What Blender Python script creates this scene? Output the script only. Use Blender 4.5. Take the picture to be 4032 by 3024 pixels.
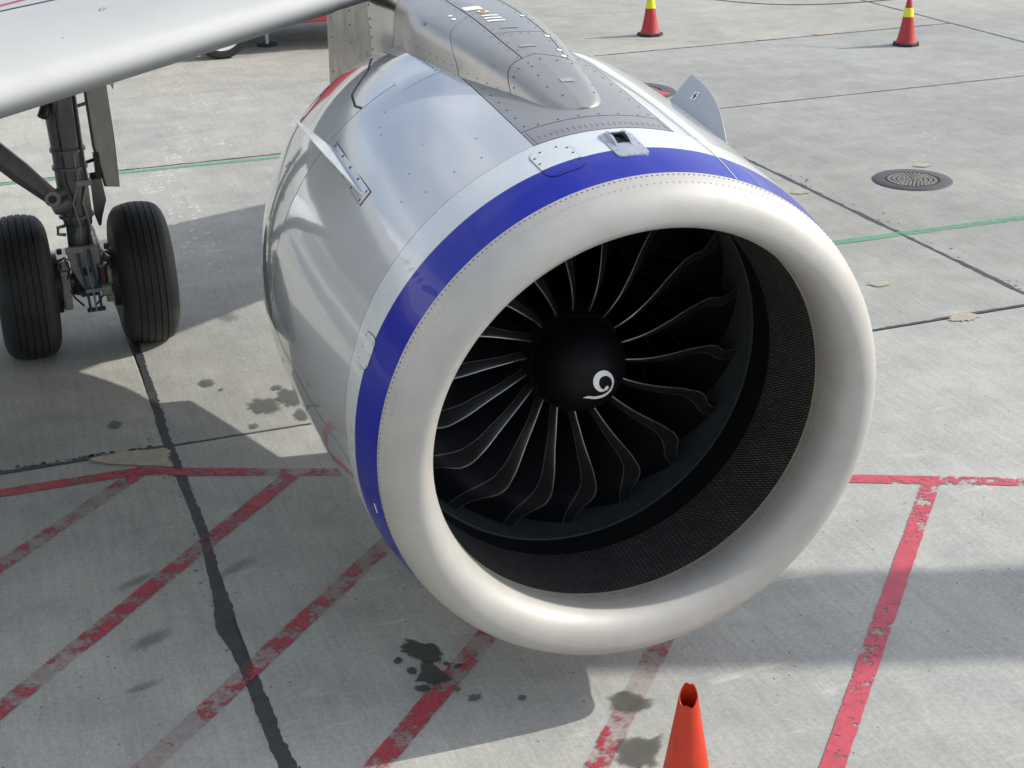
import bpy, bmesh, math, random
from mathutils import Matrix, Vector
random.seed(7)
PI = math.pi
for o in list(bpy.data.objects):
    bpy.data.objects.remove(o)
scene = bpy.context.scene
COL = scene.collection

# ------------------------------------------------------------------ camera
YAW, PITCH, ROLL = math.radians(19.777), math.radians(-23.157), math.radians(-1.1975)
CAM = Vector((3.134, -5.204, 4.4727))
fw = Vector((math.sin(YAW)*math.cos(PITCH), math.cos(YAW)*math.cos(PITCH), math.sin(PITCH)))
rt = Vector((math.cos(YAW), -math.sin(YAW), 0))
up = rt.cross(fw)
rt2 = rt*math.cos(ROLL) + up*math.sin(ROLL)
up2 = -rt*math.sin(ROLL) + up*math.cos(ROLL)
cam = bpy.data.cameras.new('camera')
cam.sensor_width = 36.0
cam.lens = 52.76
cam.clip_start = 0.05
cam.clip_end = 5000
cam_o = bpy.data.objects.new('camera', cam)
COL.objects.link(cam_o)
M = Matrix((rt2, up2, -fw)).transposed().to_4x4()
M.translation = CAM
cam_o.matrix_world = M
scene.camera = cam_o

# ------------------------------------------------------------------ sky, sun, exposure
SUN_EL = math.radians(35.0)
SUN_H = Vector((0.9860, -0.1668, 0)).normalized()          # horizontal direction towards the sun
SUN_DIR = Vector((SUN_H.x*math.cos(SUN_EL), SUN_H.y*math.cos(SUN_EL), math.sin(SUN_EL)))
world = bpy.data.worlds.new('World')
scene.world = world
world.use_nodes = True
wn, wl = world.node_tree.nodes, world.node_tree.links
wn.clear()
w_out = wn.new('ShaderNodeOutputWorld')
w_bg = wn.new('ShaderNodeBackground')
w_bg.inputs['Strength'].default_value = 0.15
sky = wn.new('ShaderNodeTexSky')
sky.sky_type = 'NISHITA'
sky.sun_disc = False
sky.sun_elevation = SUN_EL
sky.sun_rotation = math.atan2(SUN_H.x, SUN_H.y)
sky.air_density = 1.0
sky.dust_density = 2.0
sky.ozone_density = 1.0
w_tc = wn.new('ShaderNodeTexCoord')
w_map = wn.new('ShaderNodeMapping')
w_map.inputs['Scale'].default_value = (1.6, 1.6, 5.0)
w_no = wn.new('ShaderNodeTexNoise')
w_no.inputs['Scale'].default_value = 2.2
w_no.inputs['Detail'].default_value = 4
w_no.inputs['Roughness'].default_value = 0.5
w_cr = wn.new('ShaderNodeValToRGB')
w_cr.color_ramp.elements[0].position = 0.40
w_cr.color_ramp.elements[1].position = 0.70
w_mul = wn.new('ShaderNodeMath'); w_mul.operation = 'MULTIPLY'; w_mul.inputs[1].default_value = 0.75
w_mix = wn.new('ShaderNodeMixRGB')
w_mix.inputs['Color2'].default_value = (6.0, 6.2, 6.5, 1)
wl.new(w_tc.outputs['Generated'], w_map.inputs['Vector'])
wl.new(w_map.outputs['Vector'], w_no.inputs['Vector'])
wl.new(w_no.outputs['Fac'], w_cr.inputs['Fac'])
wl.new(w_cr.outputs['Color'], w_mul.inputs[0])
wl.new(w_mul.outputs[0], w_mix.inputs['Fac'])
wl.new(sky.outputs['Color'], w_mix.inputs['Color1'])
wl.new(w_mix.outputs['Color'], w_bg.inputs['Color'])
wl.new(w_bg.outputs['Background'], w_out.inputs['Surface'])

sun = bpy.data.lights.new('sun', 'SUN')
sun.energy = 3.1
sun.angle = math.radians(0.53)
sun.color = (1.0, 0.95, 0.87)
sun_o = bpy.data.objects.new('sun', sun)
COL.objects.link(sun_o)
sun_o.rotation_euler = (-SUN_DIR).to_track_quat('-Z', 'Y').to_euler()
sun_o.location = (20, -8, 20)

scene.render.engine = 'CYCLES'
scene.view_settings.view_transform = 'Standard'
scene.view_settings.look = 'None'
scene.view_settings.exposure = 0.50
scene.view_settings.gamma = 1.0
scene.view_settings.use_curve_mapping = False
scene.cycles.max_bounces = 8

# ------------------------------------------------------------------ materials
def new_mat(name):
    m = bpy.data.materials.new(name)
    m.use_nodes = True
    nt = m.node_tree
    b = nt.nodes['Principled BSDF']
    return m, nt, b

def node(nt, kind, **kw):
    n = nt.nodes.new(kind)
    for k, v in kw.items():
        if k in n.inputs:
            n.inputs[k].default_value = v
        else:
            setattr(n, k, v)
    return n

def ramp(nt, fac, p0, p1, c0=(0, 0, 0, 1), c1=(1, 1, 1, 1)):
    r = nt.nodes.new('ShaderNodeValToRGB')
    r.color_ramp.elements[0].position = p0
    r.color_ramp.elements[1].position = p1
    r.color_ramp.elements[0].color = c0
    r.color_ramp.elements[1].color = c1
    nt.links.new(fac, r.inputs['Fac'])
    return r.outputs['Color']

def mixc(nt, fac, a, b, blend='MIX'):
    m = nt.nodes.new('ShaderNodeMixRGB')
    m.blend_type = blend
    for s, v in ((m.inputs['Fac'], fac), (m.inputs['Color1'], a), (m.inputs['Color2'], b)):
        if hasattr(v, 'links'):
            nt.links.new(v, s)
        else:
            s.default_value = v if not isinstance(v, tuple) or len(v) == 4 else (*v, 1)
    return m.outputs['Color']

def noise(nt, scale, detail=4, rough=0.55, vec=None, mapping=None):
    n = nt.nodes.new('ShaderNodeTexNoise')
    n.inputs['Scale'].default_value = scale
    n.inputs['Detail'].default_value = detail
    n.inputs['Roughness'].default_value = rough
    if vec is None:
        vec = nt.nodes.new('ShaderNodeTexCoord').outputs['Object']
    if mapping:
        mp = nt.nodes.new('ShaderNodeMapping')
        mp.inputs['Scale'].default_value = mapping
        nt.links.new(vec, mp.inputs['Vector'])
        vec = mp.outputs['Vector']
    nt.links.new(vec, n.inputs['Vector'])
    return n.outputs['Fac']

def bump(nt, b, h, strength, dist):
    bp = nt.nodes.new('ShaderNodeBump')
    bp.inputs['Strength'].default_value = strength
    bp.inputs['Distance'].default_value = dist
    nt.links.new(h, bp.inputs['Height'])
    nt.links.new(bp.outputs['Normal'], b.inputs['Normal'])

def simple(name, col, rough=0.5, metal=0.0, coat=0.0, var=0.12, scale=6.0, rvar=0.08, bump_s=0.0, spec=0.5, bscale=None):
    m, nt, b = new_mat(name)
    n = noise(nt, scale, 6, 0.6)
    dark = tuple(c*(1-var) for c in col)
    lite = tuple(min(1, c*(1+var)) for c in col)
    nt.links.new(ramp(nt, n, 0.3, 0.7, (*dark, 1), (*lite, 1)), b.inputs['Base Color'])
    mr = nt.nodes.new('ShaderNodeMapRange')
    mr.inputs['From Min'].default_value = 0.3
    mr.inputs['From Max'].default_value = 0.7
    mr.inputs['To Min'].default_value = max(0.02, rough-rvar)
    mr.inputs['To Max'].default_value = min(1, rough+rvar)
    nt.links.new(noise(nt, scale*2.3, 5), mr.inputs['Value'])
    nt.links.new(mr.outputs['Result'], b.inputs['Roughness'])
    b.inputs['Metallic'].default_value = metal
    b.inputs['Coat Weight'].default_value = coat
    b.inputs['Coat Roughness'].default_value = 0.03
    b.inputs['Specular IOR Level'].default_value = spec
    if bump_s:
        bump(nt, b, noise(nt, bscale or scale*12, 4), bump_s, 0.002)
    return m

MAT = {}
MAT['cowl'] = simple('grey_gloss_paint', (0.48, 0.50, 0.505), 0.12, 0.10, 1.0, 0.02, 3, 0.015)
MAT['white_paint'] = simple('white_gloss_paint', (0.56, 0.59, 0.59), 0.28, 0.0, 0.8, 0.02, 3, 0.02)
MAT['blue'] = simple('blue_gloss_paint', (0.008, 0.013, 0.27), 0.3, 0.0, 0.28, 0.03, 3, 0.02, spec=0.2)
MAT['lip'] = simple('satin_aluminium', (0.425, 0.417, 0.392), 0.55, 0.18, 0.0, 0.04, 5, 0.06, 0.04, bscale=400)
def specks(m, scale, size, dark):
    nt = m.node_tree; b = nt.nodes['Principled BSDF']; src = b.inputs['Base Color'].links[0].from_socket
    vo = nt.nodes.new('ShaderNodeTexVoronoi'); vo.inputs['Scale'].default_value = scale
    nt.links.new(nt.nodes.new('ShaderNodeTexCoord').outputs['Object'], vo.inputs['Vector'])
    st = noise(nt, 1.0, 5, 0.6, None, (7, 1.2, 7))
    c = mixc(nt, 1.0, src, ramp(nt, st, 0.3, 0.7, (0.93, 0.925, 0.915, 1), (1.03, 1.03, 1.03, 1)), 'MULTIPLY')
    c = mixc(nt, ramp(nt, vo.outputs['Distance'], size*0.6, size, (1, 1, 1, 1), (0, 0, 0, 1)), c, (*dark, 1))
    nt.links.new(c, b.inputs['Base Color'])
specks(MAT['lip'], 9, 0.028, (0.20, 0.19, 0.17))
MAT['pylon'] = simple('metallic_grey_paint', (0.37, 0.355, 0.33), 0.36, 0.7, 0.12, 0.05, 4, 0.04)
MAT['strip'] = simple('brown_grey_titanium', (0.36, 0.34, 0.34), 0.45, 0.7, 0.0, 0.06, 6, 0.06)
MAT['chrome'] = simple('polished_steel', (0.34, 0.32, 0.29), 0.12, 1.0, 0.0, 0.10, 4, 0.05)
MAT['heat'] = simple('brown_heat_tinted_steel', (0.20, 0.178, 0.15), 0.24, 0.9, 0.0, 0.18, 3, 0.08)
MAT['scoop'] = simple('brushed_steel', (0.62, 0.62, 0.63), 0.35, 0.9, 0.0, 0.08, 15, 0.08)
MAT['fin_grey'] = simple('fin_grey_paint', (0.42, 0.435, 0.445), 0.4, 0.1, 0.2, 0.03, 3)
MAT['gap'] = simple('dark_seal', (0.015, 0.015, 0.017), 0.7)
MAT['black'] = simple('black_interior', (0.005, 0.0055, 0.0065), 0.7, var=0.3, spec=0.2)
MAT['spinner'] = simple('black_spinner', (0.003, 0.0034, 0.0045), 0.5, 0.0, 0.0, 0.2, 8, spec=0.2)
MAT['mark'] = simple('white_mark', (0.78, 0.78, 0.77), 0.5, var=0.05)
MAT['blade'] = simple('carbon_blade', (0.006, 0.0065, 0.008), 0.4, var=0.2, spec=0.3)
MAT['sheath'] = simple('titanium_edge', (0.042, 0.042, 0.043), 0.33, 0.6, 0, 0.05, 20, 0.03)
MAT['edge_highlight'] = simple('blade_edge_highlight', (0.34, 0.33, 0.31), 0.32, 0.8, 0, 0.1, 20)  # paler strips on the polished sheath edges, put in as their highlight
MAT['ring'] = simple('abradable_ring', (0.040, 0.046, 0.049), 0.6, var=0.15, scale=20, spec=0.3)
MAT['tan_seal'] = simple('tan_seal', (0.34, 0.31, 0.20), 0.6, var=0.15)
MAT['bolt'] = simple('dark_bolt', (0.05, 0.05, 0.052), 0.45, 0.5)
MAT['rivet'] = simple('bright_rivet', (0.6, 0.6, 0.58), 0.3, 1.0)
MAT['wing'] = simple('wing_grey_paint', (0.37, 0.385, 0.38), 0.58, 0.05, 0.10, 0.04, 2, 0.03, spec=0.35)
MAT['gear'] = simple('gear_grey_paint', (0.14, 0.14, 0.137), 0.42, 0.35, 0.0, 0.2, 9, 0.1, 0.1)
MAT['gear_dark'] = simple('grimy_dark_steel', (0.045, 0.045, 0.045), 0.5, 0.5, var=0.3, scale=20)
MAT['gear_light'] = simple('cast_aluminium', (0.27, 0.265, 0.25), 0.45, 0.5, var=0.25, scale=15)
MAT['chrome_pipe'] = simple('chromed_pipe', (0.8, 0.8, 0.8), 0.15, 1.0)
MAT['hose'] = simple('blue_hose', (0.03, 0.06, 0.13), 0.5)
MAT['hose_grey'] = simple('grey_hose', (0.25, 0.25, 0.24), 0.5)
MAT['brown'] = simple('brown_cylinder', (0.10, 0.055, 0.06), 0.4, 0.3)
MAT['gear_door'] = simple('gear_door_paint', (0.15, 0.155, 0.155), 0.42, 0.2, 0.15, var=0.1)
MAT['plate_green'] = simple('green_plate', (0.01, 0.06, 0.03), 0.5)
MAT['fuselage'] = simple('white_fuselage_paint', (0.74, 0.75, 0.75), 0.25, 0, 1.0, 0.03, 2)
MAT['glass'] = simple('dark_glass', (0.02, 0.022, 0.026), 0.08)
MAT['truck_red'] = simple('red_truck_paint', (0.42, 0.018, 0.022), 0.35, 0, 0.6, 0.1, 3)
MAT['truck_dark'] = simple('truck_underbody', (0.02, 0.02, 0.022), 0.7)
MAT['rim_white'] = simple('white_rim', (0.66, 0.66, 0.64), 0.45, var=0.1)
MAT['cone_orange'] = simple('orange_pvc', (0.50, 0.032, 0.007), 0.45, 0, 0, 0.12, 9, 0.1, 0.08, bscale=60)
MAT['cone_red'] = simple('red_pvc', (0.42, 0.030, 0.028), 0.5, 0, 0, 0.14, 9)
MAT['cone_yellow'] = simple('yellow_band', (0.72, 0.72, 0.02), 0.4, var=0.06, scale=20)
MAT['rubber'] = simple('black_rubber', (0.022, 0.022, 0.023), 0.75, var=0.25, scale=12)
MAT['iron'] = simple('cast_iron', (0.085, 0.078, 0.085), 0.6, 0.3, 0, 0.25, 30, 0.1, 0.3, bscale=150)
MAT['iron_light'] = simple('worn_iron', (0.26, 0.25, 0.22), 0.55, 0.3, 0, 0.25, 30)
MAT['rope'] = simple('grey_rope', (0.16, 0.19, 0.17), 0.8)
MAT['gantry_steel'] = simple('galvanised_steel', (0.4, 0.41, 0.42), 0.5, 0.6)
MAT['yellow_decal'] = simple('yellow_decal', (0.62, 0.50, 0.22), 0.5)
MAT['grey_decal'] = simple('grey_decal', (0.27, 0.27, 0.26), 0.5)
MAT['red_paint_solid'] = simple('red_line_paint', (0.45, 0.03, 0.04), 0.4)

def tyre_mat():
    m, nt, b = new_mat('worn_tyre_rubber')
    n = noise(nt, 5, 6)
    c = ramp(nt, n, 0.3, 0.75, (0.008, 0.008, 0.009, 1), (0.025, 0.025, 0.025, 1))
    nt.links.new(c, b.inputs['Base Color'])
    b.inputs['Roughness'].default_value = 0.62
    bump(nt, b, noise(nt, 120, 4), 0.25, 0.003)
    return m
MAT['tyre'] = tyre_mat()

def concrete_mat(name='brushed_concrete', tint=(1, 1, 1)):
    m, nt, b = new_mat(name)
    geo = nt.nodes.new('ShaderNodeNewGeometry')
    v = geo.outputs['Position']
    big = noise(nt, 0.35, 6, 0.6, v)
    mid = noise(nt, 2.2, 7, 0.65, v)
    fine = noise(nt, 38, 5, 0.75, v)
    broom = noise(nt, 1.0, 3, 0.6, v, (150, 5, 1))
    broom2 = noise(nt, 1.0, 4, 0.6, v, (22, 1.1, 1))
    scr = noise(nt, 1.0, 6, 0.65, v, (1.3, 5.5, 1))
    base = ramp(nt, big, 0.35, 0.68, (0.322*tint[0], 0.327*tint[1], 0.314*tint[2], 1), (0.405*tint[0], 0.406*tint[1], 0.385*tint[2], 1))
    c = mixc(nt, 1.0, base, ramp(nt, mid, 0.3, 0.72, (0.84, 0.845, 0.85, 1), (1.12, 1.12, 1.11, 1)), 'MULTIPLY')
    c = mixc(nt, 1.0, c, ramp(nt, broom, 0.32, 0.68, (0.92, 0.92, 0.92, 1), (1.07, 1.07, 1.07, 1)), 'MULTIPLY')
    c = mixc(nt, 1.0, c, ramp(nt, broom2, 0.3, 0.7, (0.93, 0.93, 0.93, 1), (1.06, 1.06, 1.06, 1)), 'MULTIPLY')
    c = mixc(nt, 1.0, c, ramp(nt, fine, 0.32, 0.68, (0.84, 0.84, 0.84, 1), (1.13, 1.13, 1.12, 1)), 'MULTIPLY')
    # pale dusty scuffs
    c = mixc(nt, ramp(nt, scr, 0.62, 0.78), c, (0.52, 0.515, 0.49, 1))
    # pits and light chips
    vor = nt.nodes.new('ShaderNodeTexVoronoi')
    vor.inputs['Scale'].default_value = 9
    nt.links.new(v, vor.inputs['Vector'])
    pit = ramp(nt, vor.outputs['Distance'], 0.045, 0.075, (1, 1, 1, 1), (0, 0, 0, 1))
    c = mixc(nt, pit, c, (0.12, 0.12, 0.115, 1))
    vor2 = nt.nodes.new('ShaderNodeTexVoronoi')
    vor2.inputs['Scale'].default_value = 7.3
    mp = nt.nodes.new('ShaderNodeMapping')
    mp.inputs['Location'].default_value = (3.1, 7.7, 0)
    nt.links.new(v, mp.inputs['Vector'])
    nt.links.new(mp.outputs['Vector'], vor2.inputs['Vector'])
    chip = ramp(nt, vor2.outputs['Distance'], 0.03, 0.05, (1, 1, 1, 1), (0, 0, 0, 1))
    c = mixc(nt, chip, c, (0.55, 0.54, 0.52, 1))
    oi = nt.nodes.new('ShaderNodeObjectInfo')
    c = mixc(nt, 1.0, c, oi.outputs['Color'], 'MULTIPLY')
    nt.links.new(c, b.inputs['Base Color'])
    b.inputs['Roughness'].default_value = 0.82
    b.inputs['Specular IOR Level'].default_value = 0.35
    h = mixc(nt, 0.5, broom, fine)
    bump(nt, b, h, 0.45, 0.004)
    return m
MAT['concrete'] = concrete_mat()

def overlay_mat(name, col, lo, hi, scale, stretch=(1, 1, 1), rough=0.6, maxa=1.0, dark=None, attr=None):
    """flat paint / stain sheet that is worn away in patches (transparent where worn)"""
    m, nt, b = new_mat(name)
    geo = nt.nodes.new('ShaderNodeNewGeometry')
    v = geo.outputs['Position']
    n1 = noise(nt, scale, 8, 0.7, v, stretch)
    n2 = noise(nt, 40, 4, 0.7, v)
    nb = noise(nt, 1.3, 3, 0.5, v)
    s = nt.nodes.new('ShaderNodeMath'); s.operation = 'MULTIPLY_ADD'
    nt.links.new(n2, s.inputs[0]); s.inputs[1].default_value = 0.35
    nt.links.new(n1, s.inputs[2])
    s2 = nt.nodes.new('ShaderNodeMath'); s2.operation = 'MULTIPLY_ADD'
    nt.links.new(nb, s2.inputs[0]); s2.inputs[1].default_value = 0.6
    nt.links.new(s.outputs[0], s2.inputs[2])
    fac = s2.outputs[0]
    if attr:
        at = nt.nodes.new('ShaderNodeAttribute'); at.attribute_name = attr
        s3 = nt.nodes.new('ShaderNodeMath'); s3.operation = 'MULTIPLY_ADD'
        nt.links.new(at.outputs['Fac'], s3.inputs[0]); s3.inputs[1].default_value = 1.0
        nt.links.new(fac, s3.inputs[2])
        fac = s3.outputs[0]
    mr = nt.nodes.new('ShaderNodeMapRange')
    mr.inputs['From Min'].default_value = lo
    mr.inputs['From Max'].default_value = hi
    mr.inputs['To Min'].default_value = 0
    mr.inputs['To Max'].default_value = maxa
    nt.links.new(fac, mr.inputs['Value'])
    nt.links.new(mr.outputs['Result'], b.inputs['Alpha'])
    d = dark or tuple(c*0.72 for c in col)
    nt.links.new(ramp(nt, noise(nt, 9, 6, 0.7, v), 0.3, 0.7, (*d, 1), (*col, 1)), b.inputs['Base Color'])
    b.inputs['Roughness'].default_value = rough
    return m
MAT['red_good'] = overlay_mat('red_line_paint_sound', (0.52, 0.075, 0.105), 0.83, 0.92, 10, (1, 1, 1), 0.5)
MAT['red_worn'] = overlay_mat('red_line_paint_worn', (0.45, 0.055, 0.075), 0.90, 1.04, 7, (1, 1, 1), 0.55)
MAT['red_bad'] = overlay_mat('red_line_paint_flaked', (0.44, 0.05, 0.07), 0.98, 1.09, 8, (1, 1, 1), 0.55)
MAT['red_under'] = overlay_mat('red_line_ghost', (0.36, 0.16, 0.17), 0.6, 1.3, 5, (1, 1, 1), 0.7, 0.42)
MAT['green'] = overlay_mat('green_line_paint', (0.15, 0.40, 0.25), 0.74, 0.98, 8, (1, 1, 1), 0.6, 0.78)
MAT['oil'] = overlay_mat('oil_stain', (0.055, 0.055, 0.052), 1.30, 1.5, 16, (1, 1, 1), 0.4, 0.88, attr='a')
MAT['damp'] = overlay_mat('damp_stain', (0.12, 0.118, 0.10), 1.30, 1.6, 16, (1, 1, 1), 0.5, 0.75, attr='a')
MAT['smear'] = overlay_mat('rubber_smear', (0.07, 0.065, 0.065), 1.2, 2.0, 9, (3, 8, 1), 0.7, 0.33, attr='a')
MAT['patch'] = overlay_mat('pale_repair_mortar', (0.46, 0.41, 0.33), 1.0, 1.25, 8, (1, 1, 1), 0.85, 0.9, attr='a')
MAT['dust'] = overlay_mat('dusty_tread_print', (0.80, 0.79, 0.75), 0.72, 1.10, 20, (1, 1, 1), 0.9, 0.5, dark=(0.74, 0.73, 0.69))
MAT['sealant'] = overlay_mat('joint_sealant', (0.060, 0.060, 0.062), -1, -0.5, 5, (1, 1, 1), 0.6, 1.0, dark=(0.028, 0.029, 0.031))

def liner_mat():
    m, nt, b = new_mat('perforated_liner')
    uv = nt.nodes.new('ShaderNodeUVMap'); uv.uv_map = 'uv'
    br = nt.nodes.new('ShaderNodeTexBrick')
    br.offset = 0.5
    br.inputs['Scale'].default_value = 1.0
    br.inputs['Brick Width'].default_value = 0.040
    br.inputs['Row Height'].default_value = 0.0135
    br.inputs['Mortar Size'].default_value = 0.0052
    br.inputs['Mortar Smooth'].default_value = 0.1
    br.inputs['Color1'].default_value = (0.10, 0.10, 0.097, 1)
    br.inputs['Color2'].default_value = (0.21, 0.21, 0.20, 1)
    br.inputs['Mortar'].default_value = (0.006, 0.006, 0.007, 1)
    mp = nt.nodes.new('ShaderNodeMapping')
    mp.inputs['Rotation'].default_value = (0, 0, math.radians(62))
    nt.links.new(uv.outputs['UV'], mp.inputs['Vector'])
    nt.links.new(mp.outputs['Vector'], br.inputs['Vector'])
    c = mixc(nt, 1.0, br.outputs['Color'], ramp(nt, noise(nt, 7, 5), 0.3, 0.7, (0.75, 0.75, 0.75, 1), (1.2, 1.2, 1.2, 1)), 'MULTIPLY')
    nt.links.new(c, b.inputs['Base Color'])
    b.inputs['Roughness'].default_value = 0.55
    return m
MAT['liner'] = liner_mat()

# ------------------------------------------------------------------ helpers
ROOT_LOC = {}
def link(o, parent=None):
    COL.objects.link(o)
    if parent is not None:
        o.parent = parent
        L = ROOT_LOC.get(parent.name)
        if L is not None:
            o.matrix_parent_inverse = Matrix.Translation(-L)
    return o

def thing(name, label, cat, loc, group=None):
    o = bpy.data.objects.new(name, None)
    COL.objects.link(o)
    o.location = loc
    o.empty_display_size = 0.2
    ROOT_LOC[o.name] = Vector(loc)
    o['label'] = label; o['category'] = cat
    if group: o['group'] = group
    return o

def tag(o, label, cat, group=None):
    o['label'] = label; o['category'] = cat
    if group: o['group'] = group
    return o

def obj(name, verts, faces, mat, parent=None, smooth=True, mats=None, midx=None, sharp=None, label=None, kind=None):
    me = bpy.data.meshes.new(name)
    me.from_pydata([tuple(v) for v in verts], [], faces)
    for mm in (mats or [mat]):
        me.materials.append(MAT[mm])
    if midx:
        me.polygons.foreach_set('material_index', midx)
    me.update()
    bm = bmesh.new(); bm.from_mesh(me)
    bmesh.ops.recalc_face_normals(bm, faces=bm.faces)
    if smooth:
        ang = math.radians(sharp if sharp else 40)
        for f_ in bm.faces: f_.smooth = True
        for e in bm.edges:
            if len(e.link_faces) == 2 and e.calc_face_angle() > ang:
                e.smooth = False
    bm.to_mesh(me); bm.free()
    o = bpy.data.objects.new(name, me)
    link(o, parent)
    if label: o['label'] = label
    if kind: o['kind'] = kind
    return o

def share(name, me, parent, matrix):
    o = bpy.data.objects.new(name, me)
    link(o, parent)
    o.matrix_basis = matrix
    return o

class MB:
    """collects simple solids into one mesh"""
    def __init__(self): self.v = []; self.f = []
    def add(self, v, f):
        n = len(self.v); self.v += [Vector(p) for p in v]; self.f += [tuple(i+n for i in q) for q in f]; return self
    def box(self, a, b):
        x0, y0, z0 = a; x1, y1, z1 = b
        return self.add([(x0,y0,z0),(x1,y0,z0),(x1,y1,z0),(x0,y1,z0),(x0,y0,z1),(x1,y0,z1),(x1,y1,z1),(x0,y1,z1)],
                        [(0,3,2,1),(4,5,6,7),(0,1,5,4),(1,2,6,5),(2,3,7,6),(3,0,4,7)])
    def tube(self, pts, rad, n=14, caps=True):
        pts = [Vector(p) for p in pts]
        rads = rad if isinstance(rad, (list, tuple)) else [rad]*len(pts)
        base = len(self.v); prev = None
        for i, p in enumerate(pts):
            t = (pts[min(i+1, len(pts)-1)] - pts[max(i-1, 0)]).normalized()
            if prev is None:
                a = t.orthogonal().normalized()
            else:
                a = (prev - t*prev.dot(t)).normalized()
            prev = a; b_ = t.cross(a)
            for k in range(n):
                w = 2*PI*k/n
                self.v.append(p + (a*math.cos(w) + b_*math.sin(w))*rads[i])
        for i in range(len(pts)-1):
            for k in range(n):
                self.f.append((base+i*n+k, base+i*n+(k+1) % n, base+(i+1)*n+(k+1) % n, base+(i+1)*n+k))
        if caps:
            self.f.append(tuple(base+k for k in range(n))[::-1])
            self.f.append(tuple(base+(len(pts)-1)*n+k for k in range(n)))
        return self
    def lathe(self, prof, origin, axis, n=40, closed=False):
        origin = Vector(origin); ax_ = Vector(axis).normalized()
        a = ax_.orthogonal().normalized(); b_ = ax_.cross(a); base = len(self.v); m = len(prof)
        for (s, r) in prof:
            for k in range(n):
                w = 2*PI*k/n
                self.v.append(origin + ax_*s + (a*math.cos(w)+b_*math.sin(w))*r)
        for i in range(m if closed else m-1):
            j = (i+1) % m
            for k in range(n):
                self.f.append((base+i*n+k, base+i*n+(k+1) % n, base+j*n+(k+1) % n, base+j*n+k))
        return self
    def prism(self, poly, d):
        """planar polygon (3D points) extruded by vector d"""
        d = Vector(d); n = len(poly); base = len(self.v)
        self.v += [Vector(p) for p in poly] + [Vector(p)+d for p in poly]
        self.f.append(tuple(base+i for i in range(n))[::-1]); self.f.append(tuple(base+n+i for i in range(n)))
        for i in range(n):
            j = (i+1) % n
            self.f.append((base+i, base+j, base+n+j, base+n+i))
        return self
    def build(self, name, mat, parent=None, **kw):
        return obj(name, self.v, self.f, mat, parent, **kw)

def bevel(o, w=0.006, seg=2):
    m = o.modifiers.new('bevel', 'BEVEL'); m.width = w; m.segments = seg; m.limit_method = 'ANGLE'; m.angle_limit = math.radians(40)
    return o

def interp(x, xs, ys):
    if x <= xs[0]: return ys[0]
    for i in range(1, len(xs)):
        if x <= xs[i]:
            t = (x-xs[i-1])/(xs[i]-xs[i-1])
            return ys[i-1]+(ys[i]-ys[i-1])*t
    return ys[-1]

def crom(x, xs, ys):
    """smooth cubic interpolation"""
    if x <= xs[0]:
        return ys[0]+(x-xs[0])*(ys[1]-ys[0])/(xs[1]-xs[0])
    if x >= xs[-1]:
        return ys[-1]
    n = len(xs)
    for i in range(n-1):
        if x <= xs[i+1]:
            h = xs[i+1]-xs[i]; t = (x-xs[i])/h
            def sl(k):
                if k == 0: return (ys[1]-ys[0])/(xs[1]-xs[0])
                if k == n-1: return (ys[-1]-ys[-2])/(xs[-1]-xs[-2])
                return (ys[k+1]-ys[k-1])/(xs[k+1]-xs[k-1])
            m0, m1 = sl(i)*h, sl(i+1)*h
            return (2*t**3-3*t**2+1)*ys[i]+(t**3-2*t**2+t)*m0+(-2*t**3+3*t**2)*ys[i+1]+(t**3-t**2)*m1

# ================================================================== THE APRON
apron = obj('concrete_apron', [(-900,-900,-0.03),(900,-900,-0.03),(900,900,-0.03),(-900,900,-0.03)], [(0,1,2,3)], 'concrete')
apron['kind'] = 'structure'; apron['label'] = 'grey concrete airport apron with slab joints and painted lines'
XL = [-17.9, -10.6, -3.25, 4.08, 11.45, 18.78, 26.1, 33.4, 40.8, 48.0]
YL = [-18.4, -10.8, -3.1, 4.53, 12.22, 16.2, 19.78, 27.4, 35.0, 43.0, 51.0]
for i in range(len(XL)-1):
    for j in range(len(YL)-1):
        g = 0.013
        x0, x1, y0, y1 = XL[i]+g, XL[i+1]-g, YL[j]+g, YL[j+1]-g
        b_ = 0.006
        v = [(x0,y0,-0.025),(x1,y0,-0.025),(x1,y1,-0.025),(x0,y1,-0.025),(x0,y0,-b_),(x1,y0,-b_),(x1,y1,-b_),(x0,y1,-b_),
             (x0+b_,y0+b_,0),(x1-b_,y0+b_,0),(x1-b_,y1-b_,0),(x0+b_,y1-b_,0)]
        f = [(8,9,10,11)]
        for k in range(4):
            l = (k+1) % 4
            f += [(k,l,4+l,4+k),(4+k,4+l,8+l,8+k)]
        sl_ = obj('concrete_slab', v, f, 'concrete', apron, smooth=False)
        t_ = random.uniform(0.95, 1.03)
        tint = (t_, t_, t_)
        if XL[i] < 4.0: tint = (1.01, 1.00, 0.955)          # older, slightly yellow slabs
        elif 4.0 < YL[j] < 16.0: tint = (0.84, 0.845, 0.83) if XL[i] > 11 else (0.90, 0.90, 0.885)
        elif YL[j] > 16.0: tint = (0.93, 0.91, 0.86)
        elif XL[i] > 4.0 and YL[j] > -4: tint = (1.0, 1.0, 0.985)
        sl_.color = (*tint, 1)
# sealant in the joints (recessed), one strip for each joint line
for X in XL[1:-1]:
    obj('joint_sealant', [(X-0.02,YL[0],-0.008),(X+0.02,YL[0],-0.008),(X+0.02,YL[-1],-0.008),(X-0.02,YL[-1],-0.008)], [(0,1,2,3)], 'sealant', apron)
for Y in YL[1:-1]:
    obj('joint_sealant', [(XL[0],Y-0.02,-0.0095),(XL[-1],Y-0.02,-0.0095),(XL[-1],Y+0.02,-0.0095),(XL[0],Y+0.02,-0.0095)], [(0,1,2,3)], 'sealant', apron)

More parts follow.
